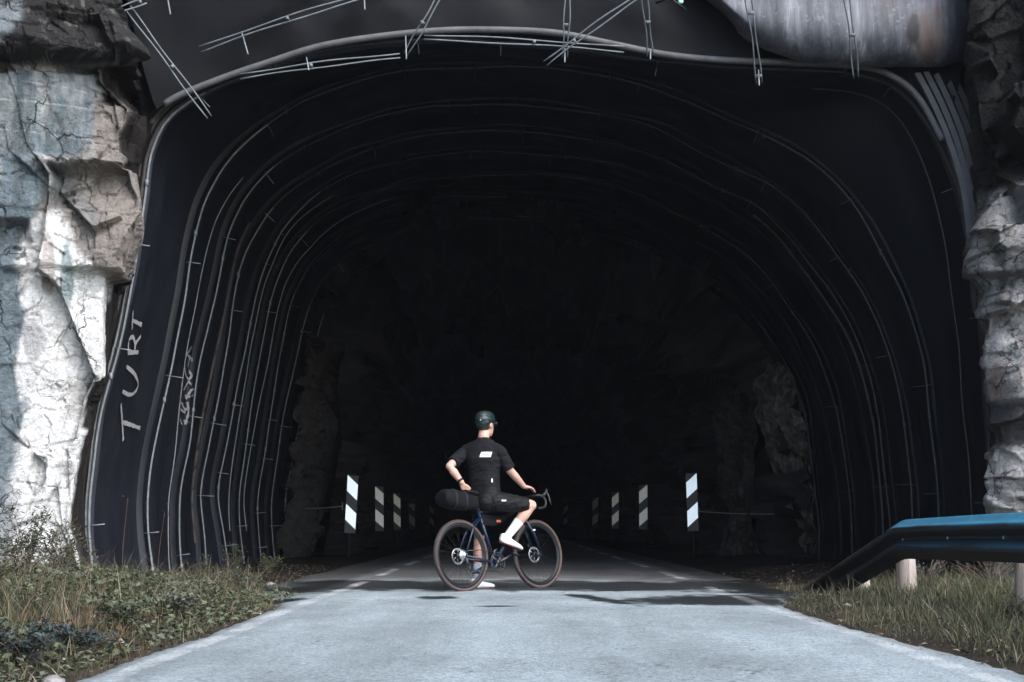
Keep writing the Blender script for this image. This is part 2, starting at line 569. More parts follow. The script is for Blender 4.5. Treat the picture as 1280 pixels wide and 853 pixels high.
road = grid_mesh('road', np.stack([RX, RY, RZ], -1), road_mat(), np.clip(rc, .012, .9))
a = road.data.attributes.new('Wet', 'FLOAT', 'POINT')
a.data.foreach_set('value', wet.astype(np.float32).ravel())
tag(road, kind='structure')

# ------------------------------------------------------------------ tunnel section
YM = 15.2
prof_px = [(126, 775), (118, 735), (112, 660), (112, 600), (125, 520), (150, 400), (170, 300), (180, 240), (187, 190), (208, 145), (255, 112),
           (330, 84), (400, 66), (480, 54), (560, 49), (640, 50), (720, 57), (800, 68), (900, 80), (1000, 88), (1080, 94), (1130, 116), (1165, 160),
           (1190, 215), (1210, 290), (1222, 360), (1230, 450), (1236, 560), (1238, 650), (1238, 735), (1236, 775)]
PR = smooth_path([(W(x, y, YM).x, W(x, y, YM).z) for x, y in prof_px], 260)
prof2_px = [(126, 775), (118, 735), (112, 660), (112, 600), (125, 520), (147, 400), (166, 300), (180, 235), (198, 185), (230, 130), (285, 80), (360, 42), (466, 12), (560, 2), (640, 0), (720, 5),
            (800, 20), (880, 50), (960, 95), (1027, 140), (1070, 180), (1099, 218), (1130, 266), (1160, 320), (1182, 372), (1208, 455), (1226, 560), (1236, 650), (1238, 735), (1236, 775)]
PR2 = smooth_path([(W(x, y, YM).x, W(x, y, YM).z) for x, y in prof2_px], 260)


def prof_at(Y):
    """section of the tunnel at distance Y (one Y per profile point, or a grid of them)"""
    w = sstep(15.3, 17.6, Y)
    e_ = (slice(None),) + (None,) * (np.ndim(Y) - 1)
    return PR[:, 0][e_] * (1 - w) + PR2[:, 0][e_] * w, PR[:, 1][e_] * (1 - w) + PR2[:, 1][e_] * w


tang = np.gradient(.4 * PR + .6 * PR2, axis=0)
tang /= np.linalg.norm(tang, axis=1)[:, None]
NIN = np.stack([tang[:, 1], -tang[:, 0]], -1)      # inward normal (to the right of left-to-right travel)
TT = np.linspace(0, 1, len(PR))
LY = [15.25, 17.2, 18.9, 20.2, 21.4, 22.8, 24.4, 26.2, 27.8]
RYs = [15.25, 16.7, 17.7, 18.8, 19.9, 21.0, 22.1, 23.2, 24.4]


def rib_y(i):
    w = sstep(.55, .85, TT)
    return LY[i] * (1 - w) + RYs[i] * w


lining = root('tunnel_lining', (0.3, YM, 0), 'black foam sheet lining with steel hoops inside the tunnel mouth', 'tunnel lining')
bvh_v, bvh_f = [], []
for i in range(8):
    y0, y1 = rib_y(i), rib_y(i + 1)
    nv = 26
    v = np.linspace(0, 1, nv)
    Y = y0[:, None] + (y1 - y0)[:, None] * v[None]
    X, Z = prof_at(Y)
    P3 = np.stack([X, Y, Z], -1)
    sa = (.07 - .045 * sstep(.28, .40, TT))[:, None]
    off = sa * (1 - v)[None] - sa * np.sin(v * math.pi)[None] * (.5 + vnoise(np.stack([TT * 9, TT * 0 + i, TT * 0], -1), 3))[:, None]
    off = off + (fbm(P3 * np.array([.9, 1.6, .7]), 40, 2) - .5) * .15
    off = off + (fbm(np.stack([TT * 30 + i * 7, TT * 0, TT * 0], -1), 8, 2) - .5)[:, None] * .05 * np.sin(v * math.pi)[None]
    P3[..., 0] += NIN[:, :1] * off
    P3[..., 2] += NIN[:, 1:] * off
    # lip facing the mouth
    lip = P3[:, :1].copy()
    lip[..., 0] -= NIN[:, :1] * .22
    lip[..., 2] -= NIN[:, 1:] * .22
    lip[..., 1] += .02
    P3 = np.concatenate([lip, P3], 1)
    o = grid_mesh('lining_sheet', P3, M['sheet'], None, lining)
    k = len(bvh_v)
    vv = P3.reshape(-1, 3)
    n2_ = P3.shape[1]
    bvh_v += [tuple(q) for q in vv]
    for a_ in range(P3.shape[0] - 1):
        for b_ in range(n2_ - 1):
            s = k + a_ * n2_ + b_
            bvh_f.append((s, s + n2_, s + n2_ + 1, s + 1))
BVH = BVHTree.FromPolygons(bvh_v, bvh_f)
CAMP = Vector((0, 0, HCAM))


def hit(px, py, lift=.015):
    d = Vector(ray(px, py)).normalized()
    p, n, i, dist = BVH.ray_cast(CAMP, d)
    if p is None:
        return None
    if n.dot(d) > 0:
        n = -n
    return p + n * lift, n


def arch(i, t0=0.0, t1=1.0, lift=.06, dy=0.0, n=150, wob=.0, seed=0):
    y = rib_y(i) + dy
    off = .07 - .045 * sstep(.28, .40, TT) + (fbm(np.stack([PR[:, 0] * .9, y * 1.6, PR[:, 1] * .7], -1), 40, 2) - .5) * .15 + lift
    off = off + wob * (vnoise(np.stack([TT * 14, TT * 0 + seed, TT * 0], -1), 5) - .5)
    y = y + (fbm(np.stack([TT * 5 + seed * 3, TT * 0 + i, TT * 0], -1), 61, 2) - .5) * .16
    qx, qz = prof_at(y)
    P = np.stack([qx + NIN[:, 0] * off, y, qz + NIN[:, 1] * off], -1)
    k0, k1 = int(t0 * (len(P) - 1)), int(t1 * (len(P) - 1))
    idx = np.linspace(k0, k1, n).astype(int)
    return P[idx], NIN[idx]


for i in range(9):
    bm = bmesh.new()
    A, Nn = arch(i, .0, (1, 1, 1, 1, .62, 1, .5, 1, .58)[i], lift=.005 if i == 0 else .06, dy=-.09 if i == 0 else 0, seed=i)
    # two parallel bars, joined by small ties
    for s in (-.0125, .0125):
        tube(bm, [Vector((p[0], p[1] + s, p[2])) for p in A], .0095, 6)
    for k in range(4, len(A), 16):
        p = A[k]
        box(bm, p, (.03, .055, .07))
    rib = from_bm('rib', bm, M['rod'], lining)
    rib.data.materials.append(M['rod_shaded'])
    # left leg of each hoop reads lit; the rest painted dark as shade
    sp = PR[int(259 * RNG.uniform(.30, .37) * (1 if i < 6 else .8))]
    for p in rib.data.polygons:
        c_ = p.center + lining.location
        if c_.x > sp[0] or (c_.z > sp[1] and c_.x > -4):
            p.material_index = 1
    # short bolts that stick out towards the road
    for t in np.linspace(.06, .94, 11) + RNG.uniform(-.025, .025, 11):
        k = int(t * (len(A) - 1))
        p, n = A[k], Nn[k]
        b2 = bmesh.new()
        q = Vector(p) - Vector((n[0], 0, n[1])) * .05
        e = Vector(p) + Vector((n[0], -.15, n[1])) * RNG.uniform(.12, .2)
        tube(b2, [q, e], .0065, 5)
        from_bm('bolt', b2, M['rod'] if t < .33 else M['rod_shaded'], rib)
# extra hoops and slack cables between the main ribs
for (i, t0, t1, lift, dy, r) in ((0, .0, .30, -.045, -.11, .014), (0, .0, .34, -.11, -.08, .02), (1, .02, .30, .05, .9, .008), (3, .70, 1, .05, .5, .02),
                                 (4, .05, .35, .05, .6, .01), (5, .05, .4, .05, .7, .01), (0, .66, .97, .09, .3, .009), (2, .04, .28, .03, .8, .022)):
    bm = bmesh.new()
    A, _ = arch(i, t0, t1, lift, dy, 80, .03, i + 3)
    tube(bm, [Vector(p) for p in A], r, 6)
    from_bm('cable', bm, (M['rod'] if t1 < .5 else M['rod_shaded']) if r < .015 else M['sheet_edge'], lining)
# fold-over edges of the sheets at the mouth, left side
for k, (o_, y_) in enumerate(((-.05, -.06), (-.13, -.03), (-.21, .02))):
    bm = bmesh.new()
    A, Nn = arch(0, .0, .36 - .03 * k, o_, y_, 90, .04, 20 + k)
    rr = []
    for p in A:
        rr.append(Vector(p))
    tube(bm, rr, .030, 6)
    from_bm('sheet_edge', bm, M['sheet_edge'], lining)
# stack of bent sheet strips, right shoulder of the mouth
for k in range(5):
    pts = [(1146 + k * 10.5, 92 - 1.5 * k + (7 if k == 4 else 0)), (1166 + k * 10.2, 130), (1187 + k * 9, 180), (1204 + k * 6.5, 240), (1213 + k * 4.5, 310), (1221 + k * 3, 390)]
    P = smooth_path([W(x, y, 14.85 + .03 * k) for x, y in pts], 40)
    bm = bmesh.new()
    rings = []
    for p in P:
        rings.append([bm.verts.new((p[0] + dx, p[1] + dy, p[2])) for dx, dy in ((-.030, -.02), (.030, -.035), (.034, .05), (-.026, .06))])
    for a_, b_ in zip(rings, rings[1:]):
        for j in range(4):
            bm.faces.new((a_[j], a_[(j + 1) % 4], b_[(j + 1) % 4], b_[j]))
    bm.faces.new(rings[0]); bm.faces.new(rings[-1][::-1])
    from_bm('sheet_strip', bm, M['rim'] if k < 3 else M['sheet_edge'], lining, smooth=False)

# graffiti chalked on the sheets
GR1 = [[(149, 505), (151, 530), (152, 551)], [(150, 527), (162, 531), (173, 535)],
       [(156, 458), (165, 466), (170, 476), (169.5, 486), (161, 493.5), (151, 489)],
       [(158, 441), (171, 440)], [(158, 441), (159, 425), (164, 421), (167, 432), (165.5, 440)], [(166, 431), (174, 420)],
       [(164, 388), (163, 411)], [(163, 400), (175, 406)]]
GR2 = [[(238, 433), (231, 445), (229, 452)], [(230, 441), (241, 452)], [(236, 444), (233, 459)],
       [(229, 459), (231, 470), (241, 485), (238, 496), (229, 494)], [(234, 463), (240, 470), (232, 480), (228, 488)], [(240, 487), (233, 499)],
       [(225, 503), (230, 516), (224, 512)], [(235, 503), (236, 516), (232, 531)], [(228, 511), (237, 513)], [(228, 526), (236, 528)], [(223, 524), (226, 531)]]
for strokes, w_ in ((GR1, .026), (GR2, .016)):
    verts, faces = [], []
    for st in strokes:
        P = smooth_path([(a_, b_, 0) for a_, b_ in st], 14) if len(st) > 1 else None
        prev = None
        hp = [hit(p[0], p[1], .02) for p in P]
        hp = [h_ for h_ in hp if h_ is not None]
        for j, (p, n) in enumerate(hp):
            t = hp[min(j + 1, len(hp) - 1)][0] - hp[max(j - 1, 0)][0]
            s = t.cross(n).normalized() * w_ * random.uniform(.7, 1.15)
            verts += [p + s, p - s]
            if j:
                m_ = len(verts)
                faces.append((m_ - 4, m_ - 3, m_ - 1, m_ - 2))
    poly_mesh('graffiti', verts, faces, M['chalk'], None, lining)

# ------------------------------------------------------------------ hood of sheeting over the mouth
hood = root('portal_hood', (0.3, 14.9, 5.8), 'dark sheet hood hanging over the tunnel mouth with steel straps', 'portal hood')
rim_px = [(196, 136), (225, 119), (280, 97), (330, 80), (400, 58), (480, 45), (560, 38), (640, 38), (700, 42), (760, 54), (830, 68), (900, 75), (1000, 79), (1080, 84),
          (1120, 98), (1150, 125), (1178, 175)]
YR = 14.86
RP = smooth_path([W(x, y, YR) for x, y in rim_px], 200)
bm = bmesh.new()
tube(bm, [Vector(p) for p in RP[2:]], .038, 8)
from_bm('rim_band', bm, M['rim'], hood)
RPx = smooth_path([(x, y, 0) for x, y in rim_px], 200)
S = np.linspace(0, 1, 200)
NV = 60
vv = np.linspace(0, 1, NV)
topx = 115 + S * (1262 - 115)
HPx = RPx[:, :1] + (topx[:, None] - RPx[:, :1]) * (vv[None] ** .8)
HPy = RPx[:, 1:2] + (-230 - RPx[:, 1:2]) * vv[None]


def surf_from_px(HX, HY, YY):
    a = (HX - CX) / F
    b = -(HY - CY) / F
    dy = CT - b * ST
    dz = ST + b * CT
    k = YY / dy
    return np.stack([a * k, YY, dz * k + HCAM], -1)


pxn = np.stack([HPx * .006, HPy * .008, HPx * 0], -1)
fold = fbm(pxn, 5, 3) - .5
lean = .25 + .95 * sstep(430, 640, HPx)
Yd = YR + .03 + lean * vv[None] ** 1.2 - .22 * np.sin(np.clip(vv[None] * 2.2, 0, 1) * math.pi * .5) + fold * .30 + .05 * np.sin(HPx * .035 + HPy * .02 + fold * 9) * sstep(0, .2, vv)[None]
Yd = Yd - .15 * sstep(560, 820, HPx) * sstep(0, .25, vv)[None]
back = surf_from_px(HPx, HPy, Yd)
grid_mesh('hood_sheet', back, M['hood'], None, hood, flip=True)


def stained_mat():
    m, nt, b = nodes_of('stained_weathered_sheet')
    N, L = nt.nodes, nt.links
    tc = N.new('ShaderNodeTexCoord')
    mp = N.new('ShaderNodeMapping'); mp.inputs['Scale'].default_value = (1, .4, .10)
    L.new(tc.outputs['Object'], mp.inputs['Vector'])
    n1_ = N.new('ShaderNodeTexNoise'); n1_.inputs['Scale'].default_value = 3.2; n1_.inputs['Detail'].default_value = 8; n1_.inputs['Roughness'].default_value = .75
    L.new(mp.outputs[0], n1_.inputs['Vector'])
    rp = N.new('ShaderNodeValToRGB')
    e = rp.color_ramp.elements
    e[0].position = .36; e[0].color = (.028, .031, .038, 1)
    e[1].position = .68; e[1].color = (.30, .315, .34, 1)
    e.new(.52).color = (.105, .112, .13, 1)
    L.new(n1_.outputs['Fac'], rp.inputs[0])
    n2_ = N.new('ShaderNodeTexNoise'); n2_.inputs['Scale'].default_value = 14; n2_.inputs['Detail'].default_value = 8; n2_.inputs['Roughness'].default_value = .8
    L.new(tc.outputs['Object'], n2_.inputs['Vector'])
    mr = N.new('ShaderNodeMapRange'); mr.inputs['From Min'].default_value = .55; mr.inputs['From Max'].default_value = .72
    L.new(n2_.outputs['Fac'], mr.inputs['Value'])
    mx = N.new('ShaderNodeMixRGB'); mx.inputs[2].default_value = (.26, .26, .245, 1)
    L.new(mr.outputs[0], mx.inputs[0]); L.new(rp.outputs[0], mx.inputs[1])
    at = N.new('ShaderNodeAttribute'); at.attribute_name = 'Col'
    mx2 = N.new('ShaderNodeMixRGB'); mx2.inputs[2].default_value = (.10, .060, .045, 1)
    sp = N.new('ShaderNodeSeparateColor'); L.new(at.outputs['Color'], sp.inputs[0])
    L.new(sp.outputs[0], mx2.inputs[0]); L.new(mx.outputs[0], mx2.inputs[1])
    mx3 = N.new('ShaderNodeMixRGB'); mx3.inputs[2].default_value = (.016, .017, .020, 1)
    L.new(sp.outputs[1], mx3.inputs[0]); L.new(mx2.outputs[0], mx3.inputs[1])
    L.new(mx3.outputs[0], b.inputs['Base Color'])
    b.inputs['Roughness'].default_value = .6
    bp = N.new('ShaderNodeBump'); bp.inputs['Strength'].default_value = .3; bp.inputs['Distance'].default_value = .02
    L.new(n1_.outputs['Fac'], bp.inputs['Height']); L.new(bp.outputs[0], b.inputs['Normal'])
    return m


# the stained outer sheet, right part: a drooping roll in front of the dark sheet
us, ws = np.linspace(0, 1, 150), np.linspace(0, 1, 90)
U, V_ = np.meshgrid(us, ws, indexing='ij')
leftx = 812 + 95 * np.exp(-((ws - .0) / .22) ** 2)
bot = np.interp(us, [0, .15, .3, .6, .85, 1], [36, 62, 78, 84, 84, 78])
SX = leftx[None] + U * (1222 + 18 * ws[None] - leftx[None])
SY = bot[:, None] + (-230 - bot[:, None]) * V_
lb = sstep(0, .14, U)
Ys = YR - .05 - .50 * lb * np.sqrt(np.clip(1 - (1 - np.clip(V_ / .22, 0, 1)) ** 2, 0, 1)) + .55 * V_ ** 1.6 + (1 - lb) * .12 + .28 * sstep(.84, 1, U)
Ys = Ys + (fbm(np.stack([SX * .018, SY * .006, SX * 0], -1), 15, 4) - .5) * .16
st_col = np.zeros(SX.shape + (3,))
tx = fbm(np.stack([SX * .05, SY * .03, SX * 0], -1), 25, 4) - .5
st_col[..., 0] = sstep(1.25, .7, np.sqrt(((SX - 1155) / 24) ** 2 + ((SY - 40) / 34) ** 2) + tx * 1.6) * .8 + sstep(.12, .3, fbm(np.stack([SX * .03, SY * .004, SX * 0], -1), 45, 3) - .5) * .35
st_col[..., 1] = np.maximum(sstep(1150, 1215, SX + tx * 60) * .75, sstep(1.3, .8, np.sqrt(((SX - 1143) / 10) ** 2 + ((SY - 35) / 24) ** 2) + tx * 2))
grid_mesh('stained_sheet', surf_from_px(SX, SY, Ys), stained_mat(), st_col, hood, flip=True)
# close the lower lip back to the rim
bm = bmesh.new()
# steel straps: pairs of bars hanging across the hood
straps = [((92, 40), (182, 1), 14.2, 14.3), ((160, 10), (262, 147), 14.3, 14.62), ((250, 62), (452, -4), 14.55, 14.35), ((681, 80), (806, -10), 14.55, 14.25),
          ((710, -20), (706, 76), 14.3, 14.6), ((803, -20), (813, 70), 14.1, 14.6), ((932, -20), (949, 104), 13.9, 14.55), ((1055, -20), (1070, 98), 13.9, 14.6),
          ((556, -20), (507, 72), 14.4, 14.62), ((1228, -20), (1231, 52), 14.0, 14.1), ((500, 70), (300, 96), 14.66, 14.68), ((530, 47), (780, 62), 14.6, 14.64)]
for k, (p0, p1, ya, yb) in enumerate(straps):
    a_, b_ = W(*p0, ya), W(*p1, yb)
    d = (b_ - a_).normalized()
    s = d.cross(Vector((0, 1, 0))).normalized() * .027
    bm2 = bmesh.new()
    for sg in (-1, 1):
        pts = [a_.lerp(b_, t) + s * sg + Vector((0, -.05 * math.sin(t * math.pi), -.04 * math.sin(t * math.pi * 1.3) if k in (4, 8) else 0)) + (s * sg * .25 * math.sin(t * 9 + k)) for t in np.linspace(0, 1, 14)]
        tube(bm2, pts, .0082, 6)
    for t in ((.55,) if k % 3 else (.3, .93)):
        c = a_.lerp(b_, t)
        c.y -= .05 * math.sin(t * math.pi)
        rot = d.to_track_quat('X', 'Y').to_matrix()
        box(bm2, c, (.03, .028, .066), rot)
    so = from_bm('strap', bm2, M['strap'], hood)
for (x0, y0, x1, y1) in ((507, 45, 508, 74), (706, 60, 706, 78), (302, 40, 310, 68), (208, -10, 213, 18), (383, 72, 386, 88), (948, 88, 949, 107), (813, 62, 813, 74), (455, -10, 456, 12)):
    b2 = bmesh.new()
    tube(b2, [W(x0, y0, 14.6), W(x1, y1, 14.35)], .008, 5)
    from_bm('bolt', b2, M['rod'], hood)
b2 = bmesh.new()
ball(b2, W(1228, 20, 13.95), .055, 2, (1, .3, 1))
from_bm('washer', b2, M['rim'], hood)
b2 = bmesh.new()
ball(b2, W(851, 2, 14.05), .024, 2, (1.2, .4, 1))
from_bm('tag', b2, M['tag_green'], hood)
b2 = bmesh.new()
tube(b2, [W(820, 4, 14.1), W(838, -2, 14.0), W(858, 13, 14.05)], .012, 6)
from_bm('hook', b2, M['black'], hood)

# ------------------------------------------------------------------ rock: mountain round the mouth, inner tunnel
ringn = 40
rr_ = np.linspace(0, 1, ringn) ** 1.5
ctr = np.array([.3, 2.5])
dirs = PR - ctr
dirs /= np.linalg.norm(dirs, axis=1)[:, None]
RV = np.zeros((len(PR), ringn, 3))
for j, q in enumerate(rr_):
    d2 = .10 + q * 13
    RV[:, j, 0] = PR[:, 0] - NIN[:, 0] * .10 + dirs[:, 0] * d2
    RV[:, j, 2] = PR[:, 1] - NIN[:, 1] * .10 + dirs[:, 1] * d2
    RV[:, j, 1] = 15.45 + .2 * min(q * 8, 1) + q * 2.0
dn = facet(RV, (1.2, 1.2, 1.0), 4, .8) + facet(RV, (.4, .4, .35), 5, .25) + (fbm(RV * 3, 6, 4) - .5) * .2
RV[..., 1] -= (dn * .8 + .1) * sstep(0, .10, rr_)[None]
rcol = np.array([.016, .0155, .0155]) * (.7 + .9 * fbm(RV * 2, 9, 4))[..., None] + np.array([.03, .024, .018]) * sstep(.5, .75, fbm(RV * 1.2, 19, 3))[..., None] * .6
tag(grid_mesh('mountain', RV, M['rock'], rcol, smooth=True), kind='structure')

NY = 120
ty = np.concatenate([np.linspace(23.6, 34, 80, endpoint=False), np.linspace(34, 100, 40)])
TV = np.zeros((len(PR), NY, 3))
for j, y in enumerate(ty):
    k = np.interp(y, [23.6, 25, 29.5, 34, 100], [1.10, 1.06, .90, .86, .86])
    cx = np.interp(y, [23.6, 40, 100], [.1, 0, -1.8])
    TV[:, j, 0] = (PR2[:, 0] - .3) * k + .3 * .3 + cx
    TV[:, j, 2] = (PR2[:, 1] + .3) * k - .3
    TV[:, j, 1] = y
    if y < 30:   # stays outside the lining on the left
        lim = np.interp(y, [23.6, 28.2, 30], [1.24, 1.20, .9])
        lf = sstep(.45, .2, TT)
        TV[:, j, 0] = TV[:, j, 0] * (1 - lf) + lf * ((PR2[:, 0] - .3) * lim + .3)
dd = facet(TV, (1.0, 1.3, .9), 14, .75) + facet(TV, (.35, .45, .3), 15, .25) + (fbm(TV * 2.5, 16, 4) - .5) * .2
TV[..., 0] += NIN[:, None, 0] * dd
TV[..., 2] += NIN[:, None, 1] * dd
M['concrete_lifted'] = mat('lifted_concrete', (.06, .062, .07), (.10, .102, .115), .9, 1.2, bump=.6, bscale=5)  # deep walls coloured paler to lift the dark, in place of light
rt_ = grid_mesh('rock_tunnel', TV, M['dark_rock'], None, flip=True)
rt_.data.materials.append(M['concrete_lifted'])
for p in rt_.data.polygons:
    if p.center.y > 37 + p.center.x * .4:
        p.material_index = 1
tag(rt_, kind='structure')
bm = bmesh.new()
box(bm, (-1.5, 99, 3), (14, .6, 9))
e = from_bm('tunnel_bend_wall', bm, M['concrete_lifted'], smooth=False)
tag(e, kind='structure')


def rock_lump(name, rows, Yl, Yr, mt, seed, label, cat):
    """an exposed face of rock, nearer at one edge: rows of (py, left px, right px)"""
    rows = np.array(rows, float)
    nr, n = 130, 70
    py = np.linspace(rows[0, 0], rows[-1, 0], nr)
    jit = (fbm(np.stack([py * .05, py * 0 + seed, py * 0], -1), seed, 4) - .5) * 26
    jit2 = (fbm(np.stack([py * .06, py * 0 + seed + 5, py * 0], -1), seed, 4) - .5) * 12
    lx = np.interp(py, rows[:, 0], rows[:, 1]) + jit
    rx = np.interp(py, rows[:, 0], rows[:, 2]) + jit2
    V = np.zeros((2 * n, nr, 3))
    for j in range(nr):
        for k in range(n):
            u = k / (n - 1)
            Y = Yl * (1 - u) + Yr * u - .25 * math.sin(u * math.pi)
            V[k, j] = W(lx[j] + (rx[j] - lx[j]) * u, py[j], Y)[:]
            V[2 * n - 1 - k, j] = V[k, j] + np.array([.15, .7 + .5 * math.sin(u * math.pi), 0])
    dn = facet(V, (.55, .55, .7), seed, .42, 1.4) + facet(V, (.2, .2, .24), seed + 1, .17, 1.8) + facet(V, (.09, .09, .10), seed + 2, .06, 1.8) + (fbm(V * 4, seed, 5) - .5) * .16
    fr = np.zeros(2 * n)
    fr[:n] = np.clip(np.sin(np.linspace(0, math.pi, n)) * 3, 0, 1)
    V[..., 1] -= dn * fr[:, None]
    V[..., 0] -= dn * fr[:, None] * .35
    b = Vector((float(V[..., 0].mean()), float(V[..., 1].mean()), float(V[..., 2].min())))
    o = grid_mesh(name, V - np.array(b), mt, None, None, False, True)
    o.location = b
    return tag(o, label, cat)


rock_lump('rock_outcrop', [(455, 962, 990), (475, 946, 999), (520, 948, 1004), (560, 953, 1011), (600, 968, 1016), (640, 988, 1018), (665, 1002, 1019), (692, 1010, 1018)],
          25.2, 23.7, M['outcrop'], 71, 'pale broken rock hanging down behind the right end of the lining', 'rock')
rock_lump('rock_outcrop', [(420, 392, 415), (470, 380, 410), (540, 372, 412), (600, 362, 402), (650, 360, 398), (690, 356, 388), (722, 352, 384)],
          27.4, 28.4, M['darker_rock'], 72, 'dark upright rock behind the left end of the lining', 'rock')
rock_lump('rock_outcrop', [(485, 905, 940), (530, 895, 945), (590, 900, 940), (640, 905, 938), (700, 890, 950), (730, 880, 960)],
          27.6, 26.4, M['darker_rock'], 73, 'dark rock bulge between the right marker board and pale rock', 'rock')

# ------------------------------------------------------------------ cliffs beside the mouth
zrow = np.concatenate([np.linspace(-.5, 6.9, 560, endpoint=False), np.linspace(6.9, 26, 50)])


def cliff(name, pts_fn, counts, col_fn, relief_fn, seed, fade_last):
    """surface swept over a plan path whose corner points depend on height"""
    cols = []
    nz = len(zrow)
    corner = pts_fn(zrow)                     # list of (nz,2)
    seg = []
    for (a_, b_), n in zip(zip(corner, corner[1:]), counts):
        t = np.linspace(0, 1, n, endpoint=False)[:, None, None]
        seg.append(a_[None] + (b_ - a_)[None] * t)
    seg.append(corner[-1][None])
    XY = np.concatenate(seg, 0)               # (nu,nz,2)
    # soften tangents
    T = np.gradient(XY, axis=0)
    k = 7
    Tp = np.pad(T, ((k, k), (0, 0), (0, 0)), mode='edge')
    T = sum(Tp[i:i + len(T)] for i in range(2 * k + 1))
    T /= np.linalg.norm(T, axis=-1, keepdims=True) + 1e-9
    Nr = np.stack([T[..., 1], -T[..., 0]], -1)
    P = np.concatenate([XY, np.repeat(zrow[None, :, None], len(XY), 0)], -1)
    px, py = proj(P)
    D = relief_fn(P, px, py)
    fl = np.ones(len(XY))
    if fade_last:
        fl[-fade_last:] = np.linspace(1, .0, fade_last)
    D = D * fl[:, None]
    P2 = P.copy()
    P2[..., 0] += Nr[..., 0] * D * .3
    P2[..., 1] += Nr[..., 1] * D
    px2, py2 = proj(P2)
    o = grid_mesh(name, P2, M['rock'], np.clip(col_fn(P2, px2, py2), .01, .9), None, False, flip=False)
    return tag(o, kind='structure')


e_l = np.array([(-400, 128), (0, 132), (40, 150), (62, 168), (78, 172), (84, 128), (100, 130), (118, 146), (135, 164), (150, 160), (165, 150), (204, 150), (212, 172), (245, 176),
                (290, 172), (318, 162), (340, 158), (346, 128), (400, 126), (470, 126), (500, 112), (530, 104), (600, 92), (655, 86), (690, 98), (720, 108), (745, 116), (900, 122)], float)
YE = 14.0
zc_ = YE * CT + (zrow - HCAM) * ST
pyE = CY - F * (-YE * ST + (zrow - HCAM) * CT) / zc_


def left_pts(z):
    ex = np.interp(pyE, e_l[:, 0], e_l[:, 1])
    EX = (ex - CX) / F * zc_
    li = np.argsort(PR[:110, 1])
    LX = np.interp(z, PR[:110, 1][li], PR[:110, 0][li])
    one = np.ones_like(z)
    FX = np.where(z < 5.0, LX - .06, np.interp(z, [5, 5.6, 7, 17], [-4.1, -4.2, -4.6, -5.5]))
    FX = np.minimum(FX, EX + .35)
    return [np.stack([-10 * one, -10 * one], -1), np.stack([-6.6 * one, 6 * one], -1), np.stack([-5.9 * one, 11.5 * one], -1), np.stack([-5.35 * one, 13.3 * one], -1),  # unseen stretch toward the camera, set close to block light from the left
            np.stack([EX, YE * one], -1), np.stack([FX, 15.4 * one], -1)]


def left_relief(P, px, py):
    base = facet(P, (1.2, 1.2, 1.5), 1, .30, 1.3) + facet(P, (.5, .5, .62), 2, .10, 1.5) + facet(P, (.2, .2, .22), 3, .030, 1.8) + (fbm(P * 7, 4, 5) - .5) * .025
    base = base - .05 * sstep(.012, 0, np.abs(fbm(P * np.array([1.8, 1.8, 2.6]), 168, 4) - .5))
    flat = sstep(84, 96, py) * sstep(206, 190, py) * sstep(125, 95, px)
    white = sstep(330, 380, py) * sstep(730, 660, py)
    lay = facet(P, (1.2, 1.2, .3), 8, .05, .8)
    base = base * (1 - .82 * flat) * (1 - .45 * white) + lay * (1 - flat) * (1 - .6 * white)
    base = base + .42 * sstep(80, 70, py) - .16 * sstep(75, 80, py) * sstep(92, 84, py)
    ledge = sstep(60, 72, px + (vnoise(P * 6, 8) - .5) * 16) * sstep(204, 209, py + (vnoise(P * 7, 9) - .5) * 8) * sstep(300, 215, py)
    base = base - .42 * ledge
    ledge2 = sstep(78, 95, px) * sstep(338, 343, py + (vnoise(P * 7, 19) - .5) * 14) * sstep(420, 350, py)
    base = base - .10 * ledge2
    slab = sstep(14.05, 14.25, P[..., 1])
    base = base * (1 - .6 * slab) + slab * (facet(P, (.3, .16, 1.1), 23, .26, .5) - .04)
    ledge3 = sstep(40, 20, px) * sstep(270, 276, py) * sstep(330, 280, py)
    return base - .2 * ledge3 * sstep(0, 5, px + 50)


def mixc(c, col, m):
    return c * (1 - m[..., None]) + np.array(col) * m[..., None]


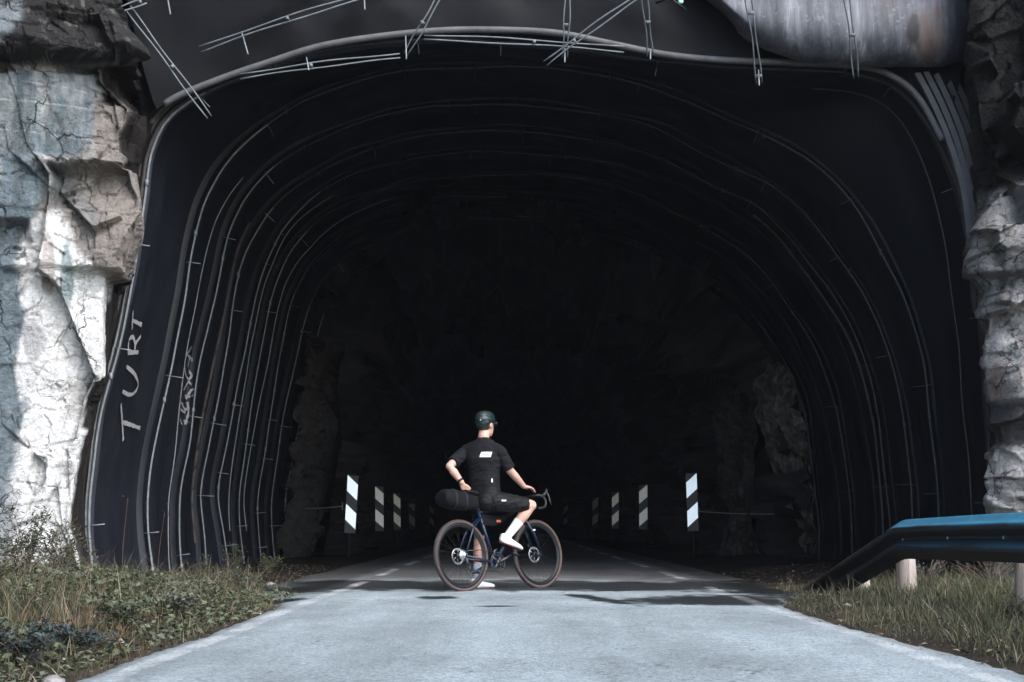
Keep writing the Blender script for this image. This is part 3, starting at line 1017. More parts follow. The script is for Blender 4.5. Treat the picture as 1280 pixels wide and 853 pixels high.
def left_col(P, px, py):
    a_ = fbm(P * np.array([2.2, 2.2, 1.8]), 61, 5) - .5
    b_ = fbm(P * np.array([7, 7, 1.0]), 62, 4) - .5      # vertical streaks
    c_ = fbm(P * np.array([14, 14, 10]), 63, 4) - .5
    col = np.zeros(P.shape) + np.array([.25, .232, .212])
    col = mixc(col, (.15, .19, .21), sstep(70, 30, px + a_ * 60) * sstep(120, 200, py))
    col = mixc(col, (.225, .255, .262), sstep(85, 95, py) * sstep(206, 180, py + a_ * 30) * sstep(135, 112, px + a_ * 30) * .85)
    col = mixc(col, (.11, .145, .158), sstep(.03, .16, b_) * sstep(60, 90, py) * sstep(330, 180, py) * .85)
    col = mixc(col, (.42, .425, .41), sstep(.05, .17, -b_) * sstep(80, 90, py) * sstep(330, 200, py) * sstep(130, 60, px) * .8)
    col = mixc(col, (.27, .238, .21), sstep(105, 130, px + a_ * 40) * sstep(110, 130, py) * sstep(360, 330, py))
    wl = np.interp(py, [250, 275, 310, 420, 470, 520, 620, 650, 740], [75, 45, 30, 28, 22, 30, 12, -8, -20])
    wr = np.interp(py, [250, 280, 310, 345, 420], [75, 82, 92, 128, 150])
    wm = sstep(-9, 5, px - wl + a_ * 42 + c_ * 16) * sstep(8, -6, px - wr + a_ * 40) * sstep(255, 275, py + a_ * 30)
    col = mixc(col, (.80, .795, .775), wm)
    tan_ = sstep(1.15, .85, np.sqrt(((px - 60) / 11) ** 2 + ((py - 330) / 44) ** 2) + a_ * 1.2)
    col = mixc(col, (.42, .38, .345), tan_ * .9)
    tea = sstep(1.15, .8, np.sqrt(((px - 84 - (py - 350) * .06) / 9) ** 2 + ((py - 345) / 48) ** 2) + a_ * 1.6 + b_ * 1.5)
    col = mixc(col, (.25, .32, .33), tea * .85)
    gr = sstep(1.1, .8, np.sqrt(((px - 42) / 15) ** 2 + ((py - 425) / 26) ** 2) + a_ * 2)
    col = mixc(col, (.42, .42, .42), gr * .8)
    bl = sstep(.10, .2, fbm(P * np.array([3, 3, 4]), 67, 4) - .5) * wm
    col = mixc(col, (.50, .47, .44), bl * .45)
    lowleft = sstep(30, 8, px + a_ * 30) * sstep(470, 560, py)
    col = mixc(col, (.17, .205, .225), lowleft * .8)
    ck = np.maximum(sstep(.014, .0, np.abs(fbm(P * np.array([2, 2, 3.2]), 68, 4) - .5)) * (1 - .6 * wm), sstep(.008, 0, np.abs(fbm(P * np.array([1.8, 1.8, 2.6]), 168, 4) - .5)))
    col = mixc(col, (.07, .065, .06), ck * .7)
    dirt = sstep(690, 725, py + a_ * 90) * .5
    col = mixc(col, (.22, .20, .18), dirt)
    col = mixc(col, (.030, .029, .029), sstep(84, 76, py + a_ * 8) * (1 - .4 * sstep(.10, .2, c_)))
    vein = sstep(.010, 0, np.abs(P[..., 2] - 4.78 - .05 * a_ - .03 * (P[..., 0] + 4.4))) + .7 * sstep(.007, 0, np.abs(P[..., 2] - 4.97 - .09 * a_)) + .6 * sstep(.006, 0, np.abs(P[..., 2] - 4.45 - .2 * a_))
    col = mixc(col, (.50, .50, .48), np.clip(vein, 0, 1) * sstep(130, 100, px) * sstep(84, 90, py) * .8)
    st2 = fbm(P * np.array([16, 16, .9]), 69, 3) - .5
    col = col * (1 + 1.1 * st2 * sstep(84, 92, py) * sstep(330, 210, py) * sstep(140, 110, px))[..., None]
    blk = sstep(34, 20, px + a_ * 10) * sstep(62, 40, py + px)
    col = mixc(col, (.20, .225, .24), blk)
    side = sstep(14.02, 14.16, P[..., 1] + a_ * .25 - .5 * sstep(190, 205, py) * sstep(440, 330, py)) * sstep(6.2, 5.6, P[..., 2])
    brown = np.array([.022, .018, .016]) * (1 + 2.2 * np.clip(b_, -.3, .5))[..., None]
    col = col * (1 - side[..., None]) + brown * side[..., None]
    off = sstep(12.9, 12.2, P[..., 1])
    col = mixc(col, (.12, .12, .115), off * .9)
    return col * (1 + c_ * .5)[..., None]


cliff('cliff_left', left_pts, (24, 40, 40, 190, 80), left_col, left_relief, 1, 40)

e_r = np.array([(-400, 1206), (60, 1212), (100, 1216), (160, 1222), (220, 1236), (236, 1246), (252, 1240), (278, 1226), (318, 1214), (340, 1212), (352, 1219), (366, 1231), (400, 1233), (450, 1234),
                (478, 1240), (500, 1246), (535, 1247), (556, 1251), (575, 1243), (600, 1243), (640, 1252), (700, 1256), (760, 1250), (900, 1250)], float)
e_r[:, 1] += 5


def right_pts(z):
    ex = np.interp(pyE, e_r[:, 0], e_r[:, 1])
    EX = (ex - CX) / F * zc_
    one = np.ones_like(z)
    ri = np.argsort(PR[150:, 1])
    FX = np.interp(z, PR[150:, 1][ri], PR[150:, 0][ri]) + .12
    FX = np.where(z < 4.4, np.maximum(FX, EX + .08), EX + .35)
    return [np.stack([FX, 15.4 * one], -1), np.stack([EX, YE * one], -1), np.stack([5.6 * one, 13.7 * one], -1), np.stack([8 * one, 14 * one], -1), np.stack([26 * one, 17 * one], -1)]


def right_relief(P, px, py):
    base = facet(P, (.9, .9, 1.0), 101, .26, 1.4) + facet(P, (.40, .40, .42), 102, .13, 1.6) + facet(P, (.14, .14, .15), 103, .03, 1.8) + (fbm(P * 6, 104, 5) - .5) * .02
    lay = facet(P, (.8, .8, .12), 108, .08, .9) * sstep(550, 580, py)
    base = base + .28 * sstep(232, 244, py + (px - 1246) * .0) - .22 * sstep(344, 352, py) * sstep(380, 356, py)
    base = base - .18 * sstep(500, 515, py) * sstep(562, 550, py)
    fade = sstep(15.3, 14.3, P[..., 1])
    return (base + lay) * (.15 + .85 * fade)


def right_col(P, px, py):
    a_ = fbm(P * np.array([3, 3, 3]), 161, 5) - .5
    c_ = fbm(P * np.array([14, 14, 12]), 163, 4) - .5
    col = np.zeros(P.shape) + np.array([.24, .235, .23])
    col = mixc(col, (.50, .48, .46), sstep(.0, .12, a_) * sstep(345, 365, py))
    col = mixc(col, (.15, .168, .168), sstep(.02, .14, fbm(P * 2.5, 165, 3) - .5) * sstep(240, 260, py))
    col = mixc(col, (.62, .60, .57), sstep(556, 570, py + a_ * 20) * .85)
    col = mixc(col, (.34, .25, .21), sstep(1.2, .8, np.sqrt(((px - 1243) / 9) ** 2 + ((py - 470) / 30) ** 2) + a_ * 2) * .7)
    dk = sstep(496, 510, py + a_ * 20) * sstep(564, 552, py + a_ * 16)
    col = mixc(col, (.055, .055, .058), dk * .9)
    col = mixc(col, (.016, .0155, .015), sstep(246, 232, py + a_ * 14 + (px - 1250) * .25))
    ck = sstep(.014, .0, np.abs(fbm(P * np.array([3, 3, 4]), 168, 4) - .5))
    col = mixc(col, (.03, .03, .03), ck * .9)
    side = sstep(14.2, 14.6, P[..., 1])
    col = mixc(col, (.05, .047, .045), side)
    return col * (1 + c_ * .6)[..., None]


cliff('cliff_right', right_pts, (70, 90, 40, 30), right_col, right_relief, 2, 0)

# ------------------------------------------------------------------ marker boards in the tunnel
def make_board(sgn):
    r_ = root('marker_board', (0, 0, 0), None, 'marker board', 'striped marker boards along the tunnel walls')
    hw, z0, z1 = .105, .46, 1.56
    bm = bmesh.new()
    box(bm, (0, 0, (z0 + z1) / 2), (2 * hw, .02, z1 - z0), bevel=.003)
    from_bm('panel', bm, M['panel_black'], r_, True, False)
    dh = .25                       # drop of the slanting stripes over the width
    for k, (lo, hi) in enumerate(((.60, .95), (1.15, 1.50))):
        bm = bmesh.new()
        za, zb = (dh / 2, -dh / 2) if sgn < 0 else (-dh / 2, dh / 2)
        c = (lo + hi) / 2
        h = (hi - lo) / 2 * .86
        q = [(-hw * .97, c - h + za * .72), (hw * .97, c - h + zb * .72), (hw * .97, c + h + zb * .72), (-hw * .97, c + h + za * .72)]
        f = [bm.verts.new((x, -.0125, z)) for x, z in q]
        g = [bm.verts.new((x, -.0155, z)) for x, z in q]
        bm.faces.new(g)
        for j in range(4):
            bm.faces.new((f[j], f[(j + 1) % 4], g[(j + 1) % 4], g[j]))
        from_bm('stripe', bm, M['reflect'], r_, True, False)
    bm = bmesh.new()
    tube(bm, [(0, .035, -.15), (0, .035, z1 - .08)], .022, 8)
    from_bm('post', bm, M['gunmetal'], r_, True)
    for z in (.6, 1.4):
        bm = bmesh.new()
        box(bm, (0, .02, z), (.07, .03, .03))
        from_bm('bracket', bm, M['gunmetal'], r_, True, False)
    return r_


def copy_tree(o, parent=None):
    c = o.copy()
    COL.objects.link(c)
    if parent is not None:
        c.parent = parent
    for ch in o.children:
        copy_tree(ch, c)
    return c


order = ['largest and nearest', 'second nearest', 'third nearest', 'fourth nearest', 'faint farthest']
for sgn, side, pxs in ((-1, 'left', (436, 475, 497, 515.5, 540)), (1, 'right', (867, 804, 769, 744, 707))):
    proto = make_board(sgn)
    for k, (px, y) in enumerate(zip(pxs, (27.3, 35.3, 43.3, 51.3, 70))):
        o = proto if k == 0 else copy_tree(proto)
        zc = y * CT
        o.location = ((px - CX) / F * zc, y, (0.02 if side == 'left' else .06))
        o.rotation_euler = (R((-5.0, -3.4, -1.8, -1.6, -1.6)[k]), R((2.5 if sgn < 0 else -1) * (1 if k == 0 else -.4)), R(-6 * sgn + k))
        if k:
            for ch in o.children:
                if ch.name.startswith('stripe'):
                    ch.material_slots[0].link = 'OBJECT'
                    ch.material_slots[0].material = M['depth_dimmed'] if k < 3 else M['depth_dimmer']
        o['label'] = '%s black and white striped marker board on the %s side of the tunnel' % (order[k], side)

for nm, side, p0, p1, y0, y1 in (('guide_wire', 'left', (366, 636), (428, 633), 28.0, 27.3), ('guide_wire', 'right', (873, 639.5), (968, 643), 27.3, 26.0)):
    bm = bmesh.new()
    a_, b_ = W(*p0, y0), W(*p1, y1)
    b0 = Vector(((a_.x + b_.x) / 2, y1, min(a_.z, b_.z)))
    tube(bm, [a_.lerp(b_, t) - b0 - Vector((0, 0, .015 * math.sin(t * math.pi))) for t in np.linspace(0, 1, 10)], .009, 6)
    e_ = b_ if side == 'left' else a_
    tube(bm, [e_ - b0 + Vector((0, 0, -.07)), e_ - b0 + Vector((0, 0, .07))], .014, 6)
    o = from_bm(nm, bm, M['wire'])
    o.location = b0
    tag(o, 'thin grey wire from the %s tunnel rock to the nearest marker board' % side, 'wire')

# ------------------------------------------------------------------ guardrail
gr_ = root('guardrail', (3.25, 10, 0), 'blue grey steel guardrail on wooden posts, end sloping into grass', 'guardrail')
prof = [(.012, 0), (.004, .006), (-.010, .020), (-.045, .048), (-.074, .062), (-.081, .072), (-.081, .094), (-.074, .104), (-.040, .122), (-.006, .142), (.0, .150), (.0, .160), (-.006, .168), (-.040, .188), (-.074, .206), (-.081, .216), (-.081, .238), (-.074, .248), (-.045, .264), (-.010, .292), (.004, .303), (.012, .308)]
prof = [(a_, b_ * 1.03) for a_, b_ in smooth_path([(a_, b_, 0) for a_, b_ in prof], 64)[:, :2]]
rail_pts = [(3.22, 2.0, .42), (3.22, 5, .415), (3.22, 8, .405), (3.21, 9.5, .395), (3.205, 10.5, .382), (3.20, 11.4, .368), (3.20, 11.75, .360), (3.20, 12.0, .325), (3.18, 12.6, .20), (3.14, 13.4, .035), (3.09, 14.3, -.16), (3.05, 15.1, -.33)]
RPth = smooth_path(rail_pts, 110)
V = np.zeros((110, 2 * len(prof), 3))
for i, p in enumerate(RPth):
    dent = (.010 if p[1] < 10.15 else 0) * -1 + .003 * math.sin(i * .9) + .012 * math.exp(-((p[1] - 9.0) / .25) ** 2)
    for j, (a_, b_) in enumerate(prof):
        V[i, j] = (p[0] + a_ + dent * .5, p[1], p[2] + b_)
        V[i, 2 * len(prof) - 1 - j] = (p[0] + a_ + .006 + dent * .5, p[1], p[2] + b_)
Vc = np.concatenate([V, V[:, :1]], 1)
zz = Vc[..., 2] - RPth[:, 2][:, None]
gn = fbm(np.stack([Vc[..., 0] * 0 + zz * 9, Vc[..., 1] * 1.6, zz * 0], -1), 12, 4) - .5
sky_lit = np.maximum(sstep(.240, .262, zz + gn * .05), .38 * sstep(.090, .112, zz + gn * .05) * sstep(.150, .132, zz))  # up-facing shoulders painted blue as if sky lit, upright faces painted dark
sky_lit = sky_lit * sstep(12.4, 11.6, Vc[..., 1] + gn)
rcl = np.array([.026, .030, .034]) * (1 - sky_lit[..., None]) + np.array([.045, .21, .32]) * sky_lit[..., None]
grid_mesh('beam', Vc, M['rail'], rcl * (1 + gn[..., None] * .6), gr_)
for k, (x, y, zt, rad, lean) in enumerate(((3.34, 6.6, .66, .085, 0), (3.345, 9.35, .66, .085, .02), (3.345, 12.2, .615, .083, -.03), (3.33, 13.75, .20, .08, 0))):
    bm = bmesh.new()
    n_ = 24
    rings = []
    for z, s in ((-.35, 1.04), (0, 1.02), (.25, 1), (zt - .012, .97), (zt, .88)):
        rings.append([bm.verts.new((x + lean * z + rad * s * math.cos(2 * math.pi * q / n_) * (1 + .02 * math.sin(q * 1.7)), y + rad * s * math.sin(2 * math.pi * q / n_), z)) for q in range(n_)])
    for a_, b_ in zip(rings, rings[1:]):
        for q in range(n_):
            bm.faces.new((a_[q], a_[(q + 1) % n_], b_[(q + 1) % n_], b_[q]))
    bm.faces.new(rings[-1])
    from_bm('post', bm, M['wood'], gr_)
for y in (6.6, 9.35, 10.55, 11.75):
    bm = bmesh.new()
    zc = float(np.interp(y, RPth[:, 1], RPth[:, 2]))
    ball(bm, (3.20, y, zc + .16), .014, 2, (.6, 1, 1))
    from_bm('bolt', bm, M['steel'], gr_)

# ------------------------------------------------------------------ bicycle
B0 = G(580, 741)
PHI, LEAN = R(44), R(7)
BM_ = Matrix.Translation(B0) @ Matrix.Rotation(PHI, 4, 'Z') @ Matrix.Rotation(-LEAN, 4, 'X')


def B(x, y, z):
    return BM_ @ Vector((x, y, z))


bike = bpy.data.objects.new('bicycle', None)
COL.objects.link(bike)
bike.location = B0
bike.rotation_euler = BM_.to_euler()
tag(bike, 'dark blue gravel bicycle with tan sided tyres standing under the cyclist', 'bicycle')
RW, FWX = .348, 1.03
BB = Vector((.43, 0, .275))
SEAT_T = Vector((.262, 0, .80))
HT_B, HT_T = Vector((.856, 0, .703)), Vector((.812, 0, .84))
HUB_R, HUB_F = Vector((0, 0, RW)), Vector((FWX, 0, RW))


def bo(name, bm, m, parent=None, smooth=True):
    return from_bm(name, bm, m, parent or bike, True, smooth)


def torus(bm, c, R_, r_, seg=64, ms=10, sy=1.0, t0=0.0):
    rings = []
    for i in range(seg):
        a_ = 2 * math.pi * i / seg
        ring = []
        for j in range(ms):
            q = 2 * math.pi * j / ms + t0
            rad = R_ + r_ * math.cos(q)
            ring.append(bm.verts.new((c[0] + rad * math.cos(a_), c[1] + r_ * sy * math.sin(q), c[2] + rad * math.sin(a_))))
        rings.append(ring)
    for i in range(seg):
        a_, b_ = rings[i], rings[(i + 1) % seg]
        for j in range(ms):
            bm.faces.new((a_[j], a_[(j + 1) % ms], b_[(j + 1) % ms], b_[j]))


def disc_cyl(bm, c, r, y0, y1, seg=24):
    tube(bm, [(c[0], c[1] + y0, c[2]), (c[0], c[1] + y1, c[2])], r, seg)


def wheel(c, rear):
    bm = bmesh.new()
    torus(bm, c, .298, .016, 72, 8, .75)
    torus(bm, c, .284, .010, 72, 6, .6)
    w_ = bo('wheel', bm, M['rimblack'])
    bm = bmesh.new()
    torus(bm, c, .3265, .0205, 80, 14)
    t_ = from_bm('tyre', bm, M['tyre'], w_, True)
    t_.data.materials.append(M['tan'])
    for p in t_.data.polygons:
        ce = p.center
        rad = math.hypot(ce.x - c[0], ce.z - c[2])
        if .3130 < rad < .3315:
            p.material_index = 1
    bm = bmesh.new()
    for k in range(28):
        a_ = 2 * math.pi * k / 28
        s = .028 if k % 2 else -.028
        b_ = a_ + (.35 if (k // 2) % 2 else -.35)
        tube(bm, [(c[0] + .022 * math.cos(b_), s, c[2] + .022 * math.sin(b_)), (c[0] + .294 * math.cos(a_), 0, c[2] + .294 * math.sin(a_))], .0013, 4)
    from_bm('spokes', bm, M['rimblack'], w_, True)
    bm = bmesh.new()
    disc_cyl(bm, c, .016, -.05, .05, 16)
    disc_cyl(bm, c, .028, .024, .032, 20)
    disc_cyl(bm, c, .028, -.032, -.024, 20)
    from_bm('hub', bm, M['gunmetal'], w_, True)
    # brake disc on the left side: ring with arms
    bm = bmesh.new()
    y_ = .045 if rear else .045
    torus(bm, (c[0], y_, c[2]), .070, .011, 48, 6, .12)
    for k in range(6):
        a_ = 2 * math.pi * k / 6
        tube(bm, [(c[0] + .02 * math.cos(a_), y_, c[2] + .02 * math.sin(a_)), (c[0] + .062 * math.cos(a_ + .5), y_, c[2] + .062 * math.sin(a_ + .5))], .004, 5)
    from_bm('brake_disc', bm, M['steel'], w_, True)
    if rear:
        bm = bmesh.new()
        for k in range(9):
            rr0 = .052 - .0034 * k
            disc_cyl(bm, c, rr0, -.034 - .0042 * k - .002, -.034 - .0042 * k, 30)
        from_bm('cassette', bm, M['steel'], w_, True, )
    return w_


wheel(HUB_R, True)
wheel(HUB_F, False)
bm = bmesh.new()
tube(bm, [BB, SEAT_T], .0165, 14)
tube(bm, [BB + Vector((.01, 0, .012)), HT_B + Vector((-.005, 0, .03))], .0215, 14)
tube(bm, [SEAT_T + Vector((.008, 0, -.035)), HT_T + Vector((0, 0, -.03))], .0155, 14)
tube(bm, [HT_B, HT_T], .0215, 16)
tube(bm, [BB + Vector((0, -.045, 0)), BB + Vector((0, .045, 0))], .023, 16)
for s in (-1, 1):
    tube(bm, [SEAT_T + Vector((.02, s * .012, -.09)), Vector((.14, s * .045, .60)), HUB_R + Vector((.008, s * .062, .012))], [.010, .009, .0085], 10)
    tube(bm, [BB + Vector((-.02, s * .03, -.004)), Vector((.28, s * .045, .295)), HUB_R + Vector((.008, s * .062, -.006))], [.012, .011, .009], 10)
    tube(bm, [HUB_R + Vector((.0, s * .062, -.02)), HUB_R + Vector((.004, s * .062, .024))], .012, 8)
bo('frame', bm, M['navy'])
bm = bmesh.new()
tube(bm, [SEAT_T + Vector((0, 0, -.02)), SEAT_T + Vector((-.036, 0, .115))], .0136, 12)
bo('seatpost', bm, M['black'])
bm = bmesh.new()
disc_cyl(bm, SEAT_T + Vector((0, 0, 0)), .001, 0, .001, 4)
tube(bm, [SEAT_T + Vector((.004, 0, -.012)), SEAT_T + Vector((-.003, 0, .010))], .0205, 14)
bo('seat_clamp', bm, M['gunmetal'])
# saddle
SAD = SEAT_T + Vector((-.045, 0, .15))
bm = bmesh.new()
prf = [(-.135, .070, .018, .012), (-.10, .074, .024, .008), (-.05, .062, .026, .003), (.0, .040, .026, .0), (.06, .026, .024, -.002), (.11, .021, .020, -.006), (.135, .012, .012, -.012)]
rings = []
for x, hw, th, zz in prf:
    rings.append([bm.verts.new(SAD + Vector((x, hw * math.cos(2 * math.pi * k / 16), zz + th * math.sin(2 * math.pi * k / 16) * (1 if math.sin(2 * math.pi * k / 16) > 0 else .7)))) for k in range(16)])
for a_, b_ in zip(rings, rings[1:]):
    for k in range(16):
        bm.faces.new((a_[k], a_[(k + 1) % 16], b_[(k + 1) % 16], b_[k]))
bm.faces.new(rings[0]); bm.faces.new(rings[-1])
sad = bo('saddle', bm, M['black'])
bm = bmesh.new()
for s in (-1, 1):
    tube(bm, [SAD + Vector((-.09, s * .03, -.005)), SAD + Vector((-.05, s * .022, -.035)), SAD + Vector((.05, s * .022, -.035)), SAD + Vector((.11, s * .006, -.012))], .0035, 6)
from_bm('saddle_rail', bm, M['gunmetal'], sad, True)
# fork
bm = bmesh.new()
tube(bm, [HT_B + Vector((.004, 0, -.01)), HT_B + Vector((.006, 0, .01))], .024, 14)
for s in (-1, 1):
    tube(bm, [HT_B + Vector((.004, s * .012, -.005)), HT_B + Vector((.022, s * .045, -.045)), HUB_F + Vector((-.07, s * .053, .19)), HUB_F + Vector((0, s * .057, 0))], [.015, .0165, .0135, .009], 10)
fk = bo('fork', bm, M['navy'])
bm = bmesh.new()
c_ = HUB_F + Vector((-.087, -.068, .235))
box(bm, c_, (.03, .006, .012))
from_bm('fork_decal', bm, M['white_print'], fk, True, False)
# stem, handlebar
CL = Vector((.880, 0, .905))
bm = bmesh.new()
tube(bm, [HT_T + Vector((0, 0, -.005)), HT_T + Vector((-.014, 0, .045))], .019, 14)
tube(bm, [HT_T + Vector((-.012, 0, .035)), CL], .016, 12)
tube(bm, [CL + Vector((0, -.022, 0)), CL + Vector((0, .022, 0))], .021, 14)
bo('stem', bm, M['black'])
bm = bmesh.new()
path = []
for s in (-1, 1):
    pts = [CL, CL + Vector((0, s * .10, .002)), CL + Vector((.012, s * .185, .006)), CL + Vector((.045, s * .207, .004)), CL + Vector((.085, s * .212, -.012)), CL + Vector((.108, s * .22, -.055)),
           CL + Vector((.090, s * .228, -.100)), CL + Vector((.045, s * .234, -.122)), CL + Vector((-.02, s * .238, -.128))]
    P = smooth_path(pts, 40)
    tube(bm, [Vector(p) for p in P], .0145, 10)
hb = bo('handlebar', bm, M['black'])
for s in (-1, 1):
    bm = bmesh.new()
    o_ = CL + Vector((.075, s * .212, -.004))
    tube(bm, [o_, o_ + Vector((.035, 0, .022)), o_ + Vector((.062, 0, .045)), o_ + Vector((.070, 0, .075))], [.016, .018, .017, .013], 10)
    hd = from_bm('brake_hood', bm, M['black'], hb, True)
    bm = bmesh.new()
    tube(bm, [o_ + Vector((.066, 0, .045)), o_ + Vector((.088, s * .004, .005)), o_ + Vector((.092, s * .010, -.045)), o_ + Vector((.104, s * .016, -.085))], [.009, .008, .007, .006], 8)
    from_bm('brake_lever', bm, M['gunmetal'], hb, True)
# crankset
CA = R(22)
bm = bmesh.new()
torus(bm, (BB.x, -.048, BB.z), .092, .006, 60, 6, .4)
torus(bm, (BB.x, -.040, BB.z), .068, .006, 48, 6, .4)
for k in range(4):
    a_ = CA + math.pi / 2 * k + .5
    tube(bm, [(BB.x, -.05, BB.z), (BB.x + .088 * math.cos(a_), -.047, BB.z + .088 * math.sin(a_))], [.016, .007], 8)
disc_cyl(bm, BB, .022, -.068, .068, 16)
ck_ = bo('crankset', bm, M['gunmetal'])
PED = {}
for s, a_ in ((-1, CA), (1, CA + math.pi)):
    e_ = BB + Vector((.172 * math.cos(a_), s * .082, .172 * math.sin(a_)))
    bm = bmesh.new()
    tube(bm, [BB + Vector((0, s * .066, 0)), BB.lerp(e_, .5) + Vector((0, s * .036, 0)), e_], [.016, .012, .013], 10)
    from_bm('crank_arm', bm, M['gunmetal'], ck_, True)
    bm = bmesh.new()
    pc = e_ + Vector((0, s * .055, 0))
    tube(bm, [e_, pc], .007, 8)
    box(bm, pc, (.075, .055, .016), Matrix.Rotation(R(20), 3, 'Y'), .004)
    from_bm('pedal', bm, M['gunmetal'], ck_, True)
    PED[s] = pc
# chain, derailleur, brake calipers
bm = bmesh.new()
tube(bm, [(BB.x, -.048, BB.z + .095), (.2, -.048, .395), (0, -.046, RW + .04)], .0042, 6)
tube(bm, [(BB.x, -.048, BB.z - .095), (.2, -.048, .2), (.055, -.048, .19)], .0042, 6)
bo('chain', bm, M['gunmetal'])
bm = bmesh.new()
tube(bm, [(.005, -.065, RW - .03), (.02, -.06, RW - .075), (.045, -.058, RW - .095)], [.011, .016, .010], 8)
torus(bm, (.045, -.05, RW - .095), .020, .005, 24, 6, .6)
torus(bm, (.055, -.05, RW - .165), .020, .005, 24, 6, .6)
tube(bm, [(.045, -.056, RW - .095), (.055, -.056, RW - .165)], .006, 6)
bo('derailleur', bm, M['gunmetal'])
bm = bmesh.new()
box(bm, (.075, .05, RW + .05), (.06, .022, .03), Matrix.Rotation(R(35), 3, 'Y'), .006)
bo('brake_caliper', bm, M['black'])
bm = bmesh.new()
box(bm, HUB_F + Vector((-.05, .066, .09)), (.026, .022, .06), Matrix.Rotation(R(-15), 3, 'Y'), .006)
bo('brake_caliper', bm, M['black'])
bm = bmesh.new()
tube(bm, [BB + Vector((-.03, -.03, .03)), BB + Vector((-.035, -.045, .11)), BB + Vector((.0, -.05, .125))], [.012, .013, .008], 8)
bo('front_derailleur', bm, M['gunmetal'])
bm = bmesh.new()
for s in (-1, 1):
    P = smooth_path([CL + Vector((.06, s * .20, .0)), CL + Vector((.09, s * .12, -.03)), CL + Vector((.03, s * .03, -.10)), HT_B + Vector((.02, s * .02, .02))], 20)
    tube(bm, [Vector(p) for p in P], .003, 5)
bo('brake_hose', bm, M['black'])

# bags on the bicycle
def bag_obj(name, bm_shape, label, cat, voxel=.012):
    me = remeshed(bm_shape, voxel, 6)
    me.transform(BM_)
    b = Vector((0, 0, 0))
    co = [v.co.copy() for v in me.vertices]
    b = sum(co, Vector()) / len(co)
    b.z = min(c.z for c in co)
    me.transform(Matrix.Translation(-b))
    o = link(name, me, M['bag'], None, True)
    o.location = b
    return tag(o, label, cat)


bm = bmesh.new()
q0, q1 = SAD + Vector((.05, 0, -.10)), SAD + Vector((-.44, 0, -.045))
secs = [(0, .045, .050), (.12, .055, .070), (.35, .075, .090), (.65, .095, .096), (.86, .095, .088), (.97, .085, .052)]
rings = []
for t, w_, h_ in secs:
    c = q0.lerp(q1, t)
    rings.append([bm.verts.new(c + Vector((0, w_ * math.copysign(abs(math.cos(2 * math.pi * k / 24)) ** .75, math.cos(2 * math.pi * k / 24)), h_ * math.copysign(abs(math.sin(2 * math.pi * k / 24)) ** .75, math.sin(2 * math.pi * k / 24))))) for k in range(24)])
for a_, b_ in zip(rings, rings[1:]):
    for k in range(24):
        bm.faces.new((a_[k], a_[(k + 1) % 24], b_[(k + 1) % 24], b_[k]))
bm.faces.new(rings[0]); bm.faces.new(rings[-1])
sbag = bag_obj('saddle_bag', bm, 'long black roll bag strapped behind the bicycle saddle', 'saddle bag')
for t, w_, h_ in ((.42, .084, .098), (.72, .101, .100)):
    bm = bmesh.new()
    c = q0.lerp(q1, t)
    ring = []
    for sx in (-.011, .011):
        ring.append([bm.verts.new(BM_ @ (c + Vector((sx, w_ * math.copysign(abs(math.cos(2 * math.pi * k / 24)) ** .75, math.cos(2 * math.pi * k / 24)), h_ * math.copysign(abs(math.sin(2 * math.pi * k / 24)) ** .75, math.sin(2 * math.pi * k / 24)))))) for k in range(24)])
    for k in range(24):
        bm.faces.new((ring[0][k], ring[0][(k + 1) % 24], ring[1][(k + 1) % 24], ring[1][k]))
    from_bm('strap', bm, M['black'], sbag)
bm = bmesh.new()
lc = BM_ @ (SEAT_T + Vector((-.02, -.026, .07)))
box(bm, lc, (.022, .012, .05), (BM_.to_3x3() @ Matrix.Rotation(R(-17), 3, 'Y')))
from_bm('orange_tab', bm, M['orange'], sbag, smooth=False)
bm = bmesh.new()
fb = [(SEAT_T + Vector((.035, 0, -.055)), .13), (Vector((.45, 0, .72)), .12), (Vector((.60, 0, .73)), .085), (Vector((.74, 0, .76)), .04)]
rings = []
for c, h_ in fb:
    rings.append([bm.verts.new(c + Vector((0, .028 * math.copysign(abs(math.cos(2 * math.pi * k / 16)) ** .6, math.cos(2 * math.pi * k / 16)), -h_ / 2 + .02 + h_ / 2 * math.sin(2 * math.pi * k / 16)))) for k in range(16)])
for a_, b_ in zip(rings, rings[1:]):
    for k in range(16):
        bm.faces.new((a_[k], a_[(k + 1) % 16], b_[(k + 1) % 16], b_[k]))
bm.faces.new(rings[0]); bm.faces.new(rings[-1])
fbag = bag_obj('frame_bag', bm, 'slim black bag hung under the bicycle top tube, orange label', 'frame bag', .008)
bm = bmesh.new()
box(bm, BM_ @ Vector((.50, -.031, .675)), (.055, .006, .022), BM_.to_3x3())
from_bm('orange_label', bm, M['orange'], fbag, smooth=False)

# ------------------------------------------------------------------ cyclist
def limb(bm, pts, rads, seg=14):
    P = [Vector(p) for p in pts]
    tube(bm, P, rads, seg)
    for p, r in zip(P, rads):
        ball(bm, p, r * .985, 2)


def loft(bm, secs, seg=28, pw=.85):
    rings = []
    for c, sd, hw, fd, hd in secs:
        ring = []
        for k in range(seg):
            cs, sn = math.cos(2 * math.pi * k / seg), math.sin(2 * math.pi * k / seg)
            ring.append(bm.verts.new(Vector(c) + sd * (hw * math.copysign(abs(cs) ** pw, cs)) + fd * (hd * math.copysign(abs(sn) ** pw, sn))))
        rings.append(ring)
    for a_, b_ in zip(rings, rings[1:]):
        for k in range(seg):
            bm.faces.new((a_[k], a_[(k + 1) % seg], b_[(k + 1) % seg], b_[k]))
    bm.faces.new(rings[0]); bm.faces.new(rings[-1])


Yb = B0.y
def J(px, py, dy):
    return W(px, py, Yb + dy)


def hv(deg):
    return Vector((math.cos(R(deg)), math.sin(R(deg)), 0))


